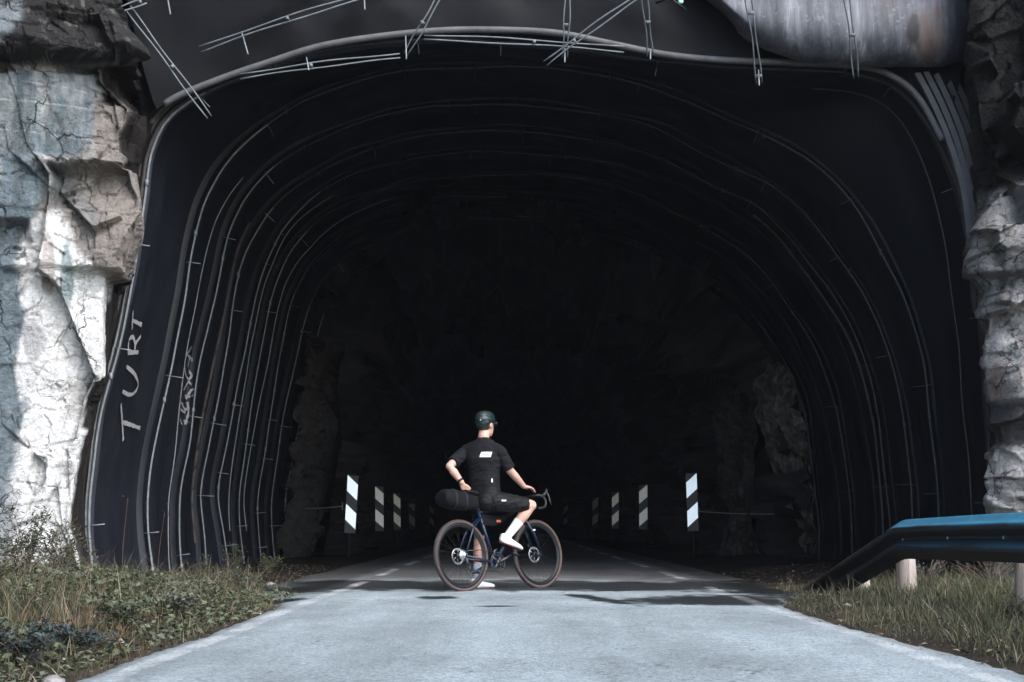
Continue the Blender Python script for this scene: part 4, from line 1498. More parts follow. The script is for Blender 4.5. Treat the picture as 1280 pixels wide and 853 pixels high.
PEL = J(606, 622, .36)
RHIP, LHIP = J(618, 627, .28), J(601, 628, .45)
RKNE = J(664, 632, .42)
RANK = J(634, 671, .36)
LKNE = J(599, 674, .60)
LANK = J(596, 722, .50); LANK.z = .095
LSH, RSH = J(581, 565, .46), J(625, 565, .32)
NECK = J(604.5, 549, .40)
HEAD = J(606.5, 531, .43)
LELB = J(562, 583, .24)
LWRI = J(577, 603, .20)
RELB = J(638, 589, .36)
RWRI = J(655, 608.5, .52)
print('LENGTHS thighR %.2f shinR %.2f thighL %.2f shinL %.2f uarmL %.2f farmL %.2f uarmR %.2f farmR %.2f sh %.2f' % (
    (RHIP - RKNE).length, (RKNE - RANK).length, (LHIP - LKNE).length, (LKNE - LANK).length, (LSH - LELB).length, (LELB - LWRI).length,
    (RSH - RELB).length, (RELB - RWRI).length, (LSH - RSH).length))
TF, PF = hv(72), hv(52)                       # chest and pelvis facing
TS, PS = Vector((-TF.y, TF.x, 0)), Vector((-PF.y, PF.x, 0))
UP = Vector((0, 0, 1))


def torso(bm, g):
    mid = PEL.lerp(NECK, .45)
    secs = [(PEL - UP * .10, PS, .135 + g, PF, .10 + g), (PEL - UP * .02, PS, .165 + g, PF, .118 + g), (PEL + UP * .07, PS, .150 + g, PF, .105 + g),
            (mid - UP * .02, (PS + TS).normalized(), .145 + g, (PF + TF).normalized(), .10 + g), (mid + UP * .11, TS, .170 + g, TF, .112 + g),
            (NECK - UP * .15, TS, .188 + g, TF, .114 + g), (NECK - UP * .095, TS, .170 + g, TF, .098 + g), (NECK - UP * .05, TS, .125 + g, TF, .082 + g), (NECK - UP * .012, TS, .078 + g, TF, .066 + g)]
    loft(bm, secs)
    for q in (LSH, RSH):
        limb(bm, [NECK - UP * .055, NECK.lerp(q, .5) - UP * .03, q], [.058 + g, .060 + g, .052 + g])


def finger_hand(bm, wr, d, down, side, curl, spread=.018):
    """palm, four unequal fingers and a thumb; d along the hand, down to the palm side, side to the thumb"""
    d, down, side = d.normalized(), down.normalized(), side.normalized()
    c0 = wr + d * .012
    k0 = wr + d * .088
    loft(bm, [(wr - d * .01, side, .026, down, .020), (c0 + d * .02, side, .034, down, .017), (k0 - d * .02, side, .041, down, .015), (k0, side, .040, down, .012)], 16)
    for i, ln in enumerate((.068, .077, .072, .056)):
        b0 = k0 + side * (.030 - .020 * i) - d * .012
        a1, a2, a3 = curl * .35, curl * .9, curl * 1.4
        p1 = b0 + (d * math.cos(a1) + down * math.sin(a1)) * (.012 + ln * .45)
        p2 = p1 + (d * math.cos(a2) + down * math.sin(a2)) * ln * .33
        p3 = p2 + (d * math.cos(a3) + down * math.sin(a3)) * ln * .25
        limb(bm, [b0, p1, p2, p3], [.0098, .0092, .0084, .0074], 8)
    t0 = wr + d * .028 + side * .026
    t1 = t0 + (d * .6 + side * .75 + down * .25).normalized() * .038
    t2 = t1 + (d * .85 + side * .2 + down * .45).normalized() * .030
    limb(bm, [t0, t1, t2], [.0125, .0105, .0088], 8)


def foot_dir(a_, b_):
    return (b_ - a_).normalized()


RTOE_D = (J(655, 685, .44) - J(630, 675, .34)).normalized()
LTOE_D = hv(30)
bm = bmesh.new()
torso(bm, 0)
# neck and head turned towards the tunnel
limb(bm, [NECK - UP * .05, NECK + UP * .02, HEAD - UP * .03], [.064, .056, .055])
HF = hv(58)
HS = Vector((-HF.y, HF.x, 0))
loft(bm, [(HEAD - UP * .115 + HF * .045, HS, .035, HF, .040), (HEAD - UP * .085 + HF * .03, HS, .056, HF, .070), (HEAD - UP * .04 + HF * .012, HS, .068, HF, .092), (HEAD + UP * .01, HS, .074, HF, .098),
          (HEAD + UP * .055 - HF * .005, HS, .070, HF, .092), (HEAD + UP * .09 - HF * .006, HS, .050, HF, .068), (HEAD + UP * .108 - HF * .006, HS, .02, HF, .03)], 24, 1.0)
limb(bm, [HEAD + HF * .09 + UP * .012, HEAD + HF * .114 - UP * .022, HEAD + HF * .10 - UP * .03], [.011, .014, .011], 8)       # nose
limb(bm, [HEAD + HF * .088 - UP * .058 + HS * .018, HEAD + HF * .094 - UP * .058, HEAD + HF * .088 - UP * .058 - HS * .018], [.008, .010, .008], 8)  # lips
for s in (-1, 1):
    ball(bm, HEAD + HS * s * .077 - UP * .012 - HF * .008, .03, 2, (.35, .7, 1), Matrix.Rotation(R(58 - 90), 3, 'Z'))
    ball(bm, HEAD + HS * s * .030 + HF * .088 + UP * .012, .014, 2)
# arms
limb(bm, [LSH, LSH.lerp(LELB, .5), LELB, LELB.lerp(LWRI, .35), LWRI], [.052, .046, .040, .040, .026])
limb(bm, [RSH, RSH.lerp(RELB, .5), RELB, RELB.lerp(RWRI, .35), RWRI], [.052, .046, .040, .040, .026])
finger_hand(bm, LWRI, J(583, 615, .24) - LWRI, (PF * .8 + UP * -.2), Vector((1, .2, -.1)), .8)
finger_hand(bm, RWRI, J(672, 611, .66) - RWRI, -UP + Vector((.15, .1, 0)), Vector((-.3, .9, 0)), .75)
# legs
limb(bm, [RHIP, RHIP.lerp(RKNE, .5), RKNE - (RKNE - RHIP) * .06, RKNE, RKNE.lerp(RANK, .12), RKNE.lerp(RANK, .33), RKNE.lerp(RANK, .65), RANK], [.088, .075, .060, .055, .051, .056, .044, .035])
limb(bm, [LHIP, LHIP.lerp(LKNE, .5), LKNE, LKNE.lerp(LANK, .3), LKNE.lerp(LANK, .65), LANK], [.088, .072, .053, .054, .042, .034])
limb(bm, [RANK, RANK + RTOE_D * .06 - UP * .06], [.033, .026])
limb(bm, [LANK, LANK + LTOE_D * .06 - UP * .06], [.033, .026])
pme = remeshed(bm, .0065, 3)
pb = Vector((LANK.x, LANK.y, 0))
pme.transform(Matrix.Translation(-pb))
person = link('person', pme, M['skin'], None, True)
person.location = pb
tag(person, 'cyclist in black jersey and shorts, white shoes, astride a bicycle facing into the tunnel', 'person')


def cloth(name, bm, m, parent=person, voxel=.0075, it=3):
    me = remeshed(bm, voxel, it)
    if name in ('jersey', 'shorts'):            # creases in the fabric
        co_ = np.array([v.co[:] for v in me.vertices])
        nr_ = np.array([v.normal[:] for v in me.vertices])
        cr = np.abs(fbm(co_ @ np.array([[9, 3, -6], [3, 9, 4], [6, -4, 22]]), 201, 3) - .5) * 2
        co_ += nr_ * ((.25 - cr) * .016)[:, None]
        me.vertices.foreach_set('co', co_.astype(np.float32).ravel())
        me.update()
    return link(name, me, m, parent)


bm = bmesh.new()
torso(bm, .010)
for S_, E_ in ((LSH, LELB), (RSH, RELB)):
    t = .80 if S_ is LSH else .88
    limb(bm, [S_, S_.lerp(E_, .4)], [.061, .060])
    tube(bm, [S_.lerp(E_, .1), S_.lerp(E_, .5), S_.lerp(E_, t)], [.062, .061, .062], 18)
tube(bm, [NECK - UP * .06, NECK + UP * .012], [.075, .066], 20)
jersey = cloth('jersey', bm, M['jersey'])
bm = bmesh.new()
loft(bm, [(PEL - UP * .13, PS, .13, PF, .10), (PEL - UP * .04, PS, .176, PF, .130), (PEL + UP * .05, PS, .168, PF, .122), (PEL + UP * .10, PS, .160, PF, .115)])
ball(bm, PEL - PF * .055 - UP * .045 + PS * .065, .10, 3)
ball(bm, PEL - PF * .055 - UP * .045 - PS * .065, .10, 3)
t = .90
limb(bm, [RHIP, RHIP.lerp(RKNE, .35)], [.100, .092])
tube(bm, [RHIP, RHIP.lerp(RKNE, .35), RHIP.lerp(RKNE, .7), RHIP.lerp(RKNE, t)], [.100, .092, .078, .068], 20)
limb(bm, [LHIP, LHIP.lerp(LKNE, .35)], [.100, .088])
tube(bm, [LHIP, LHIP.lerp(LKNE, .35), LHIP.lerp(LKNE, .65), LHIP.lerp(LKNE, .84)], [.100, .086, .074, .066], 20)
shorts = cloth('shorts', bm, M['shorts'])
# small white tabs on jersey pocket and shorts
bb = BVHTree.FromPolygons([tuple(v.co + pb) for v in jersey.data.vertices], [tuple(p.vertices) for p in jersey.data.polygons])
bs = BVHTree.FromPolygons([tuple(v.co + pb) for v in shorts.data.vertices], [tuple(p.vertices) for p in shorts.data.polygons])


def on_cloth(tree, px, py, lift=.003):
    d = Vector(ray(px, py)).normalized()
    p, n, i, ds = tree.ray_cast(CAMP, d)
    if n is None:
        return None
    if n.dot(d) > 0: n = -n
    return p + n * lift, n


def patch(name, tree, quad, m, parent, nx=8, ny=4, lift=.003):
    V = []
    Fc = []
    q = [Vector((a_, b_, 0)) for a_, b_ in quad]
    for j in range(ny + 1):
        for i in range(nx + 1):
            p = (q[0].lerp(q[1], i / nx)).lerp(q[3].lerp(q[2], i / nx), j / ny)
            h_ = on_cloth(tree, p.x, p.y, lift)
            if h_ is None:
                return None
            V.append(h_[0])
    for j in range(ny):
        for i in range(nx):
            a_ = j * (nx + 1) + i
            Fc.append((a_, a_ + 1, a_ + nx + 2, a_ + nx + 1))
    return poly_mesh(name, V, Fc, m, None, parent)


logo = patch('logo_patch', bb, [(601.5, 565.2), (615.3, 565.2), (613.2, 571.6), (599.4, 571.6)], M['white_print'], jersey)
# four slanted block letters on the patch
def letters(body, x0, x1, ytop, ybot, tree, m, parent, lift=.006, slant=1.6):
    cu = bpy.data.curves.new('t', 'FONT')
    cu.body = body
    cu.align_x = 'LEFT'
    o = bpy.data.objects.new('t', cu)
    COL.objects.link(o)
    dg = bpy.context.evaluated_depsgraph_get()
    me = bpy.data.meshes.new_from_object(o.evaluated_get(dg))
    bpy.data.objects.remove(o)
    co = np.array([v.co[:] for v in me.vertices])
    mn, mx = co.min(0), co.max(0)
    V = []
    for c in co:
        u_ = (c[0] - mn[0]) / (mx[0] - mn[0])
        v_ = (c[1] - mn[1]) / (mx[1] - mn[1])
        h_ = on_cloth(tree, x0 + u_ * (x1 - x0) + slant * (v_ - .5), ybot + v_ * (ytop - ybot), lift)
        V.append(h_[0])
    faces = [tuple(p.vertices) for p in me.polygons]
    return poly_mesh('logo_lettering', V, faces, m, None, parent)


letters('MAAP', 602.3, 612.4, 566.8, 570.2, bb, M['panel_grey'], jersey)
patch('pocket_tab', bb, [(614.2, 598.6), (615.6, 598.6), (615.8, 603.2), (614.4, 603.2)], M['white_print'], jersey, 2, 3)
patch('hem_tab', bs, [(627, 625.2), (632.6, 624.9), (632.6, 626.6), (627, 626.9)], M['white_print'], shorts, 3, 2)
# shoes and socks
for side, A_, Kn, D_, sm, t0 in (('r', RANK, RKNE, RTOE_D, M['white_cloth'], .50), ('l', LANK, LKNE, LTOE_D, M['blue_cloth'], .62)):
    bm = bmesh.new()
    st = Kn.lerp(A_, t0)
    tube(bm, [st, Kn.lerp(A_, .75), A_.lerp(Kn, .04), A_ - UP * .02], [.052 if side == 'r' else .047, .045, .040, .038], 18)
    sk = cloth('sock', bm, sm, person, .006, 2)
    sk['label'] = 'white sock' if side == 'r' else 'bluish white sock'
    up = (UP - D_ * UP.dot(D_)).normalized()
    sd = D_.cross(up)
    o_ = A_ - up * .075
    bm = bmesh.new()
    xs = [(-.068, .022, .030, .050), (-.05, .034, .045, .048), (-.01, .036, .052, .046), (.05, .038, .036, .036), (.11, .046, .028, .028), (.16, .042, .022, .024), (.195, .022, .014, .018)]
    loft(bm, [(o_ + D_ * x + up * (zc + .0), sd, hw, up, hh) for x, hw, hh, zc in xs], 22, .8)
    sh = cloth('shoe', bm, M['white_shoe'], person, .006, 3)
    bm = bmesh.new()
    loft(bm, [(o_ + D_ * -.066, sd, .020, up, .009), (o_ + D_ * -.03, sd, .034, up, .010), (o_ + D_ * .05, sd, .033, up, .010), (o_ + D_ * .12, sd, .043, up, .010), (o_ + D_ * .18, sd, .028, up, .009)], 18)
    from_bm('sole', bm, M['sole'], sh)
    if side == 'l':
        bm = bmesh.new()
        q = A_.lerp(Kn, .17)
        d_ = (Kn - A_).normalized()
        tube(bm, [q - d_ * .012, q + d_ * .012], .046, 18)
        from_bm('sock_band', bm, M['black'], sk)
print('PEDAL', [round(c, 2) for c in B(*PED[-1])], 'RSOLE', [round(c, 2) for c in (RANK - UP * .075)])
# helmet with vents, hair, wristband, glasses
bm = bmesh.new()
HC = HEAD + UP * .028 - HF * .004
loft(bm, [(HC - UP * .012, HS, .086, HF, .120), (HC + UP * .02, HS, .093, HF, .128), (HC + UP * .06, HS, .085, HF, .118), (HC + UP * .092, HS, .062, HF, .09), (HC + UP * .108, HS, .03, HF, .05)], 30, 1.0)
loft(bm, [(HC - UP * .055 - HF * .055, HS, .060, HF, .05), (HC - UP * .02 - HF * .04, HS, .082, HF, .075), (HC + UP * .02 - HF * .03, HS, .085, HF, .09)], 24, 1.0)
helm = cloth('helmet', bm, M['helmet'], person, .005, 3)
bh = BVHTree.FromPolygons([tuple(v.co + pb) for v in helm.data.vertices], [tuple(p.vertices) for p in helm.data.polygons])
for za, lens, angs in ((.012, .020, (-58, -28, 28, 58)), (.052, .024, (-80, -48, -16, 16, 48, 80)), (.086, .020, (-60, -20, 20, 60)), (-.028, .016, (-22, 22))):
    for ang in angs:
        dv = hv(238 + ang)
        p, n, i, ds = bh.ray_cast(HC + UP * za + dv * .4, -dv)
        if p is None:
            continue
        b2 = bmesh.new()
        tq = n.cross(UP).normalized()
        vq = tq.cross(n)
        rot = Matrix((tq, vq, n)).transposed() @ Matrix.Rotation(R(ang * .4), 3, 'Z')
        ball(b2, p - n * .0015, 1, 2, (lens, .0075, .0045), rot)
        from_bm('vent', b2, M['black'], helm)
bm = bmesh.new()
p, n, i, ds = bh.ray_cast(HC + UP * .01 + hv(250) * .3, -hv(250))
ball(bm, p + n * .004, .008, 2)
from_bm('rear_dial', bm, M['steel'], helm)
bm = bmesh.new()
loft(bm, [(HEAD - UP * .058 - HF * .030, HS, .052, HF, .052), (HEAD - UP * .03 - HF * .012, HS, .072, HF, .088), (HEAD + UP * .02 - HF * .006, HS, .078, HF, .094)], 24, 1.0)
cloth('hair', bm, M['hair'], person, .006, 2)
bm = bmesh.new()
dq = (LWRI - LELB).normalized()
tube(bm, [LWRI - dq * .030, LWRI - dq * .008], .0315, 18)
from_bm('wristband', bm, M['black'], person)
bm = bmesh.new()
tube(bm, [HEAD - HS * .083 + HF * .02 + UP * .008, HEAD - HS * .082 + HF * .09 + UP * .01], .0045, 6)
tube(bm, [HEAD + HS * .083 + HF * .02 + UP * .008, HEAD + HS * .082 + HF * .09 + UP * .01], .0045, 6)
loft(bm, [(HEAD + HF * .100 + UP * .03, HS, .078, HF, .012), (HEAD + HF * .108 - UP * .01, HS, .074, HF, .010)], 16)
from_bm('glasses', bm, M['black'], person)

# ------------------------------------------------------------------ plants
def blades_arrays(x, y, z, h, w, lean_dir, lean, col, seg=3):
    n = len(x)
    base = np.stack([x, y, z], -1)
    ld = np.stack([np.cos(lean_dir), np.sin(lean_dir), 0 * lean_dir], -1)
    fa = RNG.uniform(0, 2 * math.pi, n)
    sd = np.stack([np.cos(fa), np.sin(fa), 0 * fa], -1)
    V = []
    for k in range(seg + 1):
        t = k / seg
        c = base + ld * (lean * h * t ** 1.8)[:, None] + np.array([0, 0, 1]) * (h * (t - .18 * lean * t * t))[:, None]
        if k < seg:
            ww = (w * (1 - .75 * t))[:, None]
            V += [c - sd * ww, c + sd * ww]
        else:
            V += [c]
    V = np.stack(V, 1)
    nvb = 2 * seg + 1
    return V, nvb


def blades_obj(name, sets, m):
    verts, faces, cols = [], [], []
    off = 0
    for (V, nvb, col) in sets:
        n = len(V)
        seg = (nvb - 1) // 2
        verts.append(V.reshape(-1, 3))
        cols.append(np.repeat(col, nvb, 0))
        ids = off + np.arange(n)[:, None] * nvb
        for k in range(seg - 1):
            faces += (ids + np.array([2 * k, 2 * k + 1, 2 * k + 3, 2 * k + 2])).tolist()
        faces += (ids + np.array([2 * seg - 2, 2 * seg - 1, 2 * seg])).tolist()
        off += n * nvb
    me = bpy.data.meshes.new(name)
    me.from_pydata(np.vstack(verts).tolist(), [], faces)
    set_col(me, np.vstack(cols))
    return link(name, me, m)


PAL = np.array([[.072, .076, .036], [.092, .088, .048], [.048, .058, .030], [.135, .115, .070], [.045, .054, .038], [.19, .165, .115]])


def pal(n, p=(.28, .22, .2, .12, .1, .08)):
    c = PAL[RNG.choice(len(PAL), n, p=p)]
    return np.clip(c * RNG.uniform(.7, 1.3, (n, 1)), .01, .5)


def scatter(n, xr, yr, keep):
    x = RNG.uniform(*xr, n)
    y = RNG.uniform(*yr, n)
    k = keep(x, y)
    return x[k], y[k]


def left_ok(x, y):
    d = fbm(np.stack([x * 2.3, y * 1.6, x * 0], -1), 91, 3)
    lim = np.interp(y, [4, 9, 12, 14.5, 16, 18, 21], [-1.82, -1.84, -1.90, -2.1, -2.75, -3.4, -3.7])
    inner = np.interp(y, [4, 13, 14, 15, 20, 22], [-9, -9, -4.6, -4.35, -4.35, -4.3])
    far = RNG.uniform(0, 1, len(x)) < np.interp(y, [4, 13.5, 15, 17, 21], [1, .9, .55, .35, .08])
    return (x < lim + (d - .5) * .5) & (x > inner) & (d > .24) & far & (x > -.40 * y - .5)


x, y = scatter(66000, (-6.2, -1.85), (4.3, 21), left_ok)
h = RNG.gamma(4, .032, len(x)) * np.interp(x, [-4, -2.6, -1.9], [1.15, .85, .40]) * np.interp(y, [4, 12, 14, 20], [1, 1, .6, .5])
V1, nb = blades_arrays(x, y, gz(x, y) - .01, h, RNG.uniform(.0022, .0045, len(x)), RNG.uniform(0, 6.28, len(x)), RNG.uniform(.1, 1.0, len(x)), None)
pc = fbm(np.stack([x * 1.7, y * 1.1, x * 0], -1), 141, 3)[:, None]
cg = pal(len(x), (.22, .22, .2, .16, .1, .10))
cg = cg * (1 - sstep(.5, .62, pc)) + (cg * np.array([1.25, 1.02, .95]) * .9) * sstep(.5, .62, pc)
cg = cg * (.75 + .5 * fbm(np.stack([x * 4, y * 3, x * 0], -1), 143, 2)[:, None])
sets = [(V1, nb, cg)]
xs, ys = scatter(1500, (-5.5, -1.9), (4.6, 15), lambda x, y: left_ok(x, y) & (x < -2.2))
Vs, nbs = blades_arrays(xs, ys, gz(xs, ys), RNG.uniform(.18, .42, len(xs)), RNG.uniform(.0012, .0022, len(xs)), RNG.uniform(0, 6.28, len(xs)), RNG.uniform(.1, 1.3, len(xs)), None)
sets.append((Vs, nbs, np.array([[.21, .18, .125]]) * RNG.uniform(.6, 1.3, (len(xs), 1))))
tag(blades_obj('roadside_grass', sets, M['grass']), 'dry olive grass on the left verge beside the road', 'grass', kind='stuff')


def right_ok(x, y):
    d = fbm(np.stack([x * 2.3, y * 1.6, x * 0], -1), 95, 3)
    lim = np.interp(y, [4, 7, 9, 11, 13.5, 15], [2.26, 2.28, 2.24, 2.22, 2.3, 2.8])
    return (x > lim + (d - .5) * .35) & (x < np.interp(y, [4, 13.4, 15], [6, 5.2, 4.7])) & (d > .26) & (x < .42 * y + .6)


x, y = scatter(42000, (2.2, 6), (5, 15.2), right_ok)
h = RNG.gamma(4, .034, len(x)) * np.interp(x, [2.3, 3.0, 4.5], [.42, .72, 1.15]) * np.interp(y, [11, 13], [1, .55])
V1, nb = blades_arrays(x, y, gz(x, y) - .01, h, RNG.uniform(.0022, .0042, len(x)), RNG.uniform(0, 6.28, len(x)), RNG.uniform(.1, 1.0, len(x)), None)
xs, ys = scatter(1000, (2.3, 5.5), (5.5, 14.5), lambda x, y: right_ok(x, y) & (x > 2.5))
Vs, nbs = blades_arrays(xs, ys, gz(xs, ys), RNG.uniform(.12, .28, len(xs)), RNG.uniform(.0012, .0022, len(xs)), RNG.uniform(0, 6.28, len(xs)), RNG.uniform(.1, 1.3, len(xs)), None)
tag(blades_obj('roadside_grass', [(V1, nb, pal(len(x), (.32, .22, .20, .11, .08, .07))), (Vs, nbs, np.array([[.21, .18, .125]]) * RNG.uniform(.6, 1.3, (len(xs), 1)))], M['grass']), 'tufted green grass under the guardrail on the right verge', 'grass', kind='stuff')


def leaf_cloud(P, size, col, tilt=1.0, aspect=.5):
    """one folded diamond leaf per point"""
    n = len(P)
    th = RNG.uniform(0, 2 * math.pi, n)
    el = RNG.uniform(-.5, 1.0, n) * tilt
    d = np.stack([np.cos(th) * np.cos(el), np.sin(th) * np.cos(el), np.sin(el)], -1)
    s = np.cross(d, np.array([0, 0, 1]) + RNG.normal(0, .35, (n, 3)))
    s /= np.linalg.norm(s, axis=1, keepdims=True) + 1e-9
    up = np.cross(s, d)
    sz = size[:, None]
    V = np.stack([P, P + d * sz * .45 + s * sz * aspect * .5 + up * sz * .06, P + d * sz - up * sz * .10, P + d * sz * .45 - s * sz * aspect * .5 + up * sz * .06], 1)
    return V, col


def leaves_mesh(name, V, col, m, parent=None):
    n = len(V)
    ids = (np.arange(n) * 4)[:, None]
    faces = (ids + np.array([0, 1, 2])).tolist() + (ids + np.array([0, 2, 3])).tolist()
    me = bpy.data.meshes.new(name)
    me.from_pydata(V.reshape(-1, 3).tolist(), [], faces)
    set_col(me, np.repeat(col, 4, 0))
    return link(name, me, m, parent, False, False)


# low broad-leaf ground cover mixed into the left verge
x, y = scatter(30000, (-6, -1.9), (4.3, 17), lambda x, y: left_ok(x, y) & (fbm(np.stack([x * 1.2, y, x * 0], -1), 97, 3) > .41))
bare = (y > 14) & (x < -3.5) & (fbm(np.stack([x * 2, y * 2, x * 0], -1), 99, 2) < .6)
x, y = x[~bare], y[~bare]
P = np.stack([x, y, gz(x, y) + RNG.uniform(.02, .15, len(x)) * np.interp(x, [-3, -1.9], [1, .3]) * np.interp(y, [12.5, 14], [1, .5])], -1)
V, c = leaf_cloud(P, RNG.uniform(.022, .065, len(x)), np.clip(np.array([[.075, .088, .048]]) * RNG.uniform(.55, 1.5, (len(x), 1)) + RNG.uniform(0, .02, (len(x), 3)), .01, .4), .8, .6)
tag(leaves_mesh('ground_cover', V, c, M['leaf']), 'low broad leaved weeds mixed into the left verge grass', 'weeds', kind='stuff')
# dry litter and grit along both road edges and under the lining
x1, y1 = scatter(9000, (-5, -1.7), (4.5, 22), lambda x, y: (x > np.interp(y, [4, 15, 16, 22], [-2.5, -2.6, -4.3, -4.3])) & (x < -1.78))
x2, y2 = scatter(5000, (2.0, 4.8), (5, 20), lambda x, y: (x < np.interp(y, [4, 14, 15, 20], [2.7, 2.9, 4.6, 4.6])))
x, y = np.r_[x1, x2], np.r_[y1, y2]
P = np.stack([x, y, gz(x, y) + RNG.uniform(.008, .03, len(x))], -1)
lc_ = np.array([[.11, .075, .05], [.16, .12, .08], [.07, .05, .04], [.22, .19, .15], [.30, .27, .22]])[RNG.choice(5, len(x), p=[.32, .25, .28, .1, .05])] * RNG.uniform(.6, 1.3, (len(x), 1))
V, c = leaf_cloud(P, RNG.uniform(.012, .045, len(x)), lc_, .35, .55)
tag(leaves_mesh('leaf_litter', V, c, M['litter']), 'brown dry leaves and grit along the road edges', 'litter', kind='stuff')


def shrub(name, px, py, Y, hgt, spread, n, size, col, label, cat='shrub', stems=9, aspect=.35, upright=.5, seed=1, bare=.25):
    rg = np.random.default_rng(seed)
    b = W(px, py, Y)
    b.z = float(gz(np.array([b.x]), np.array([b.y]))[0]) - .01
    r_ = root(name, b, label, cat)
    bm = bmesh.new()
    pts = []
    for k in range(stems):
        a_ = rg.uniform(0, 2 * math.pi)
        ln = hgt * rg.uniform(.55, 1.05)
        sp = spread * rg.uniform(.2, 1)
        e_ = Vector((math.cos(a_) * sp, math.sin(a_) * sp * .8, ln))
        m_ = Vector((math.cos(a_) * sp * .35, math.sin(a_) * sp * .3, ln * .55))
        P_ = smooth_path([Vector((rg.normal(0, .02), rg.normal(0, .02), 0)), m_, e_], 12)
        tube(bm, [Vector(p) + b for p in P_], list(np.linspace(.005, .0015, 12)), 5)
        pts.append(P_)
        for t_ in range(3):
            i0 = rg.integers(4, 11)
            s0 = Vector(P_[i0])
            s1 = s0 + Vector((rg.normal(0, .3), rg.normal(0, .3), rg.uniform(.1, .7))).normalized() * hgt * rg.uniform(.12, .28)
            tube(bm, [s0 + b, s1 + b], [.002, .001], 4)
            pts.append(np.array([s0.lerp(s1, u_)[:] for u_ in np.linspace(0, 1, 12)]))
    from_bm('stems', bm, M['stem'], r_)
    A = np.array([pts[rg.integers(len(pts))][max(int(12 * bare), 0) + rg.integers(12 - int(12 * bare))] for _ in range(n)])
    A = A + rg.normal(0, size * .5, A.shape)
    A[:, 2] = np.maximum(A[:, 2], .01)
    V, c = leaf_cloud(A + np.array(b), rg.uniform(.6, 1.3, n) * size, np.clip(np.array([col]) * rg.uniform(.5, 1.6, (n, 1)) + rg.uniform(0, .012, (n, 3)), .005, .6), 1.0, aspect)
    leaves_mesh('leaves', V, c, M['leaf'], r_)
    return r_


GD, GO, GB = (.045, .055, .030), (.085, .085, .045), (.035, .048, .045)
shrub('shrub', 30, 770, 11.6, .62, .42, 900, .045, GD, 'tall twiggy shrub in front of the white rock base at far left', stems=16, seed=1)
shrub('shrub', 78, 762, 11.9, .48, .34, 700, .042, GO, 'bushy olive shrub beside the white rock, right of the twiggy one', stems=12, seed=2)
shrub('shrub', -10, 800, 9.4, .42, .35, 700, .042, GO, 'leafy shrub at the left picture edge above the dark weeds', stems=12, seed=3)
shrub('shrub', 292, 735, 16.4, .42, .20, 420, .040, GD, 'dark upright shrub against the black lining on the left', stems=8, seed=5, aspect=.2)
shrub('shrub', 258, 738, 15.9, .30, .18, 300, .036, GD, 'small dark shrub by the lining, left of the upright shrub', stems=8, seed=6, aspect=.25)
shrub('fern', 335, 724, 19.0, .22, .20, 320, .045, (.10, .115, .05), 'pale green fern by the last left hoops of the lining', 'fern', stems=14, seed=7, aspect=.22)
shrub('shrub', 300, 760, 13.4, .26, .32, 700, .034, (.075, .085, .055), 'rounded grey green shrub at the road end of the grass verge', stems=14, seed=8)
shrub('weed_clump', 30, 846, 6.3, .20, .26, 900, .028, GB, 'dark blue green weed clump at the bottom left corner', 'weeds', stems=16, seed=9, aspect=.6)
shrub('weed_clump', 95, 838, 6.9, .16, .24, 800, .026, GB, 'low bluish weed clump beside the road at lower left', 'weeds', stems=14, seed=10, aspect=.6)
shrub('weed_clump', 150, 800, 8.4, .20, .28, 700, .034, (.07, .085, .05), 'leafy green weed clump in the middle of the left verge', 'weeds', stems=14, seed=11, aspect=.6)
shrub('weed_clump', 215, 782, 9.6, .18, .26, 650, .034, (.11, .12, .085), 'pale grey leaved weed clump at the middle road edge', 'weeds', stems=12, seed=12, aspect=.6)
shrub('weed_clump', 1240, 752, 11.6, .34, .40, 420, .02, (.12, .09, .06), 'brown seedy weed clump between the two guardrail posts', 'weeds', stems=22, seed=13, bare=.6)
shrub('weed_clump', 1160, 748, 12.2, .30, .25, 240, .018, (.20, .19, .16), 'thin pale flowering weed behind the sloping rail end', 'weeds', stems=14, seed=14, bare=.65)
shrub('weed_clump', 1265, 790, 8.6, .18, .22, 380, .03, GD, 'dark green weed clump at the right picture edge below the post', 'weeds', stems=10, seed=15)


def dead_stem(px, py, Y, top, label, reds):
    b = W(px, py, Y)
    r_ = root('dead_stalk', b, label, 'stalk')
    bm = bmesh.new()
    P_ = smooth_path([b, W((px + top[0]) / 2 - 2, (py + top[1]) / 2, Y), W(*top, Y)], 16)
    tube(bm, [Vector(p) for p in P_], list(np.linspace(.007, .003, 16)), 6)
    from_bm('stem', bm, mat_red_stem, r_)
    V, c = leaf_cloud(np.array([W(x_, y_, Y - .03)[:] for x_, y_ in reds]), np.full(len(reds), .05), np.tile([[.22, .075, .05]], (len(reds), 1)), .6, .5)
    leaves_mesh('leaves', V, c, M['litter'], r_)


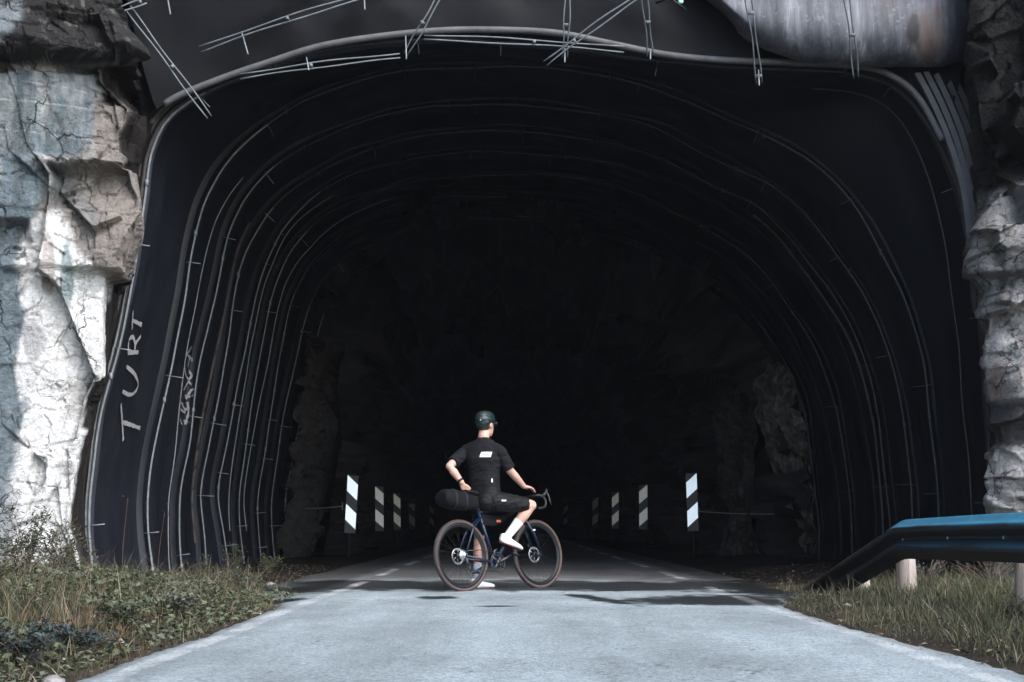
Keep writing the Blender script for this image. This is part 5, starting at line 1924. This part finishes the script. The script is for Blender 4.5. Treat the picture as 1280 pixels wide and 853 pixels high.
mat_red_stem = mat('reddish_stem', (.040, .028, .025), (.06, .042, .036), .8, 20)
dead_stem(152, 742, 14.4, (160, 622), 'tall dry reddish stalk standing before the graffiti sheet', [(160, 624), (156, 621), (163, 628), (155, 660), (159, 690)])
dead_stem(196, 738, 16.0, (206, 640), 'thin stalk with red leaves before the second lining hoop', [(204, 640), (202, 655), (206, 664), (208, 666), (199, 681), (203, 682), (207, 630)])
for k, (px, py, Y, lab) in enumerate(((117, 744, 12.6, 'yellow flower at the foot of the white rock'), (119, 776, 10.5, 'pale yellow leaf in the left verge grass'), (196, 798, 8.8, 'single orange leaf lying at the left road edge'))):
    b = W(px, py, Y)
    bm = bmesh.new()
    for q in range(5 if k == 0 else 2):
        a_ = q * 1.256 + .3
        ball(bm, Vector((math.cos(a_) * .022, -.01, .02 + math.sin(a_) * .016)), .018, 2, (1, .3, .8))
    o = from_bm('flower' if k == 0 else 'fallen_leaf', bm, M['yellow'] if k < 2 else M['orange'])
    o.location = b
    tag(o, lab, 'flower' if k == 0 else 'leaf')
# small stones
stones = [(204, 742, 15.0, .07, 'pale stone among brown leaves below the lining'), (188, 746, 14.6, .05, 'small tan stone left of the pale stone below the lining'),
          (338, 737, 15.8, .05, 'small pale stone at the inner end of the left verge'), (152, 815, 7.9, .03, 'white pebble at the left road edge'),
          (68, 846, 6.0, .05, 'pale flat stone at the bottom left road edge'), (1059, 760, 10.8, .03, 'white pebble in the right verge grass')]
for k, (px, py, Y, r_, lab) in enumerate(stones):
    bm = bmesh.new()
    bmesh.ops.create_icosphere(bm, subdivisions=3, radius=r_)
    for v in bm.verts:
        p = np.array(v.co)[None] + k * 3
        v.co *= 1 + float(facet(p, (.04, .04, .04), k, .35)[0])
        v.co.z *= .55
    o = from_bm('stone', bm, M['grey_rock'])
    b = W(px, py, Y)
    b.z = float(gz(np.array([b.x]), np.array([b.y]))[0]) + r_ * .35
    o.location = b
    tag(o, lab, 'stone')

# ------------------------------------------------------------------ thin haze added to lift the blacks
bm = bmesh.new()
box(bm, (0, 0, 13.4), (326, 326, 30))
hm = bpy.data.materials.new('black_lift_haze')
hm.use_nodes = True
hn = hm.node_tree
hn.nodes.remove(hn.nodes['Principled BSDF'])
pv = hn.nodes.new('ShaderNodeVolumePrincipled')
pv.inputs['Color'].default_value = (.80, .86, 1, 1)
pv.inputs['Density'].default_value = .00029
hn.links.new(pv.outputs[0], hn.nodes['Material Output'].inputs['Volume'])
tag(from_bm('added_haze', bm, hm, smooth=False), kind='stuff')

# ------------------------------------------------------------------ camera, light
cam = bpy.data.cameras.new('camera')
co = bpy.data.objects.new('camera', cam)
COL.objects.link(co)
cam.sensor_width = 36
cam.lens = F / 1280 * 36
cam.clip_end = 600
cam.clip_start = .1
co.location = (0, 0, HCAM)
co.rotation_euler = (math.pi / 2 + TH, 0, 0)
SC.camera = co

EL, AZ = R(46), R(142)           # sun behind the camera to the right
sun = bpy.data.lights.new('sun', 'SUN')
so = bpy.data.objects.new('sun', sun)
COL.objects.link(so)
sun.energy = 0.95
sun.angle = R(60)
sun.color = (1, .97, .93)
sd = Vector((math.sin(AZ) * math.cos(EL), math.cos(AZ) * math.cos(EL), math.sin(EL)))
so.rotation_euler = sd.to_track_quat('Z', 'Y').to_euler()

w = bpy.data.worlds.new('World')
SC.world = w
w.use_nodes = True
nt = w.node_tree
sky = nt.nodes.new('ShaderNodeTexSky')
sky.sky_type = 'NISHITA'
sky.sun_disc = False
sky.sun_elevation = EL
sky.sun_rotation = AZ
sky.dust_density = 1.5
sky.air_density = 1.0
sky.ozone_density = 1.0
bg = nt.nodes['Background']
bg.inputs['Strength'].default_value = .15
nt.links.new(sky.outputs[0], bg.inputs[0])

SC.view_settings.view_transform = 'Standard'
SC.view_settings.look = 'None'
SC.view_settings.gamma = 1
SC.view_settings.exposure = 1.8
SC.cycles.max_bounces = 6
SC.cycles.volume_bounces = 0
SC.cycles.use_denoising = True
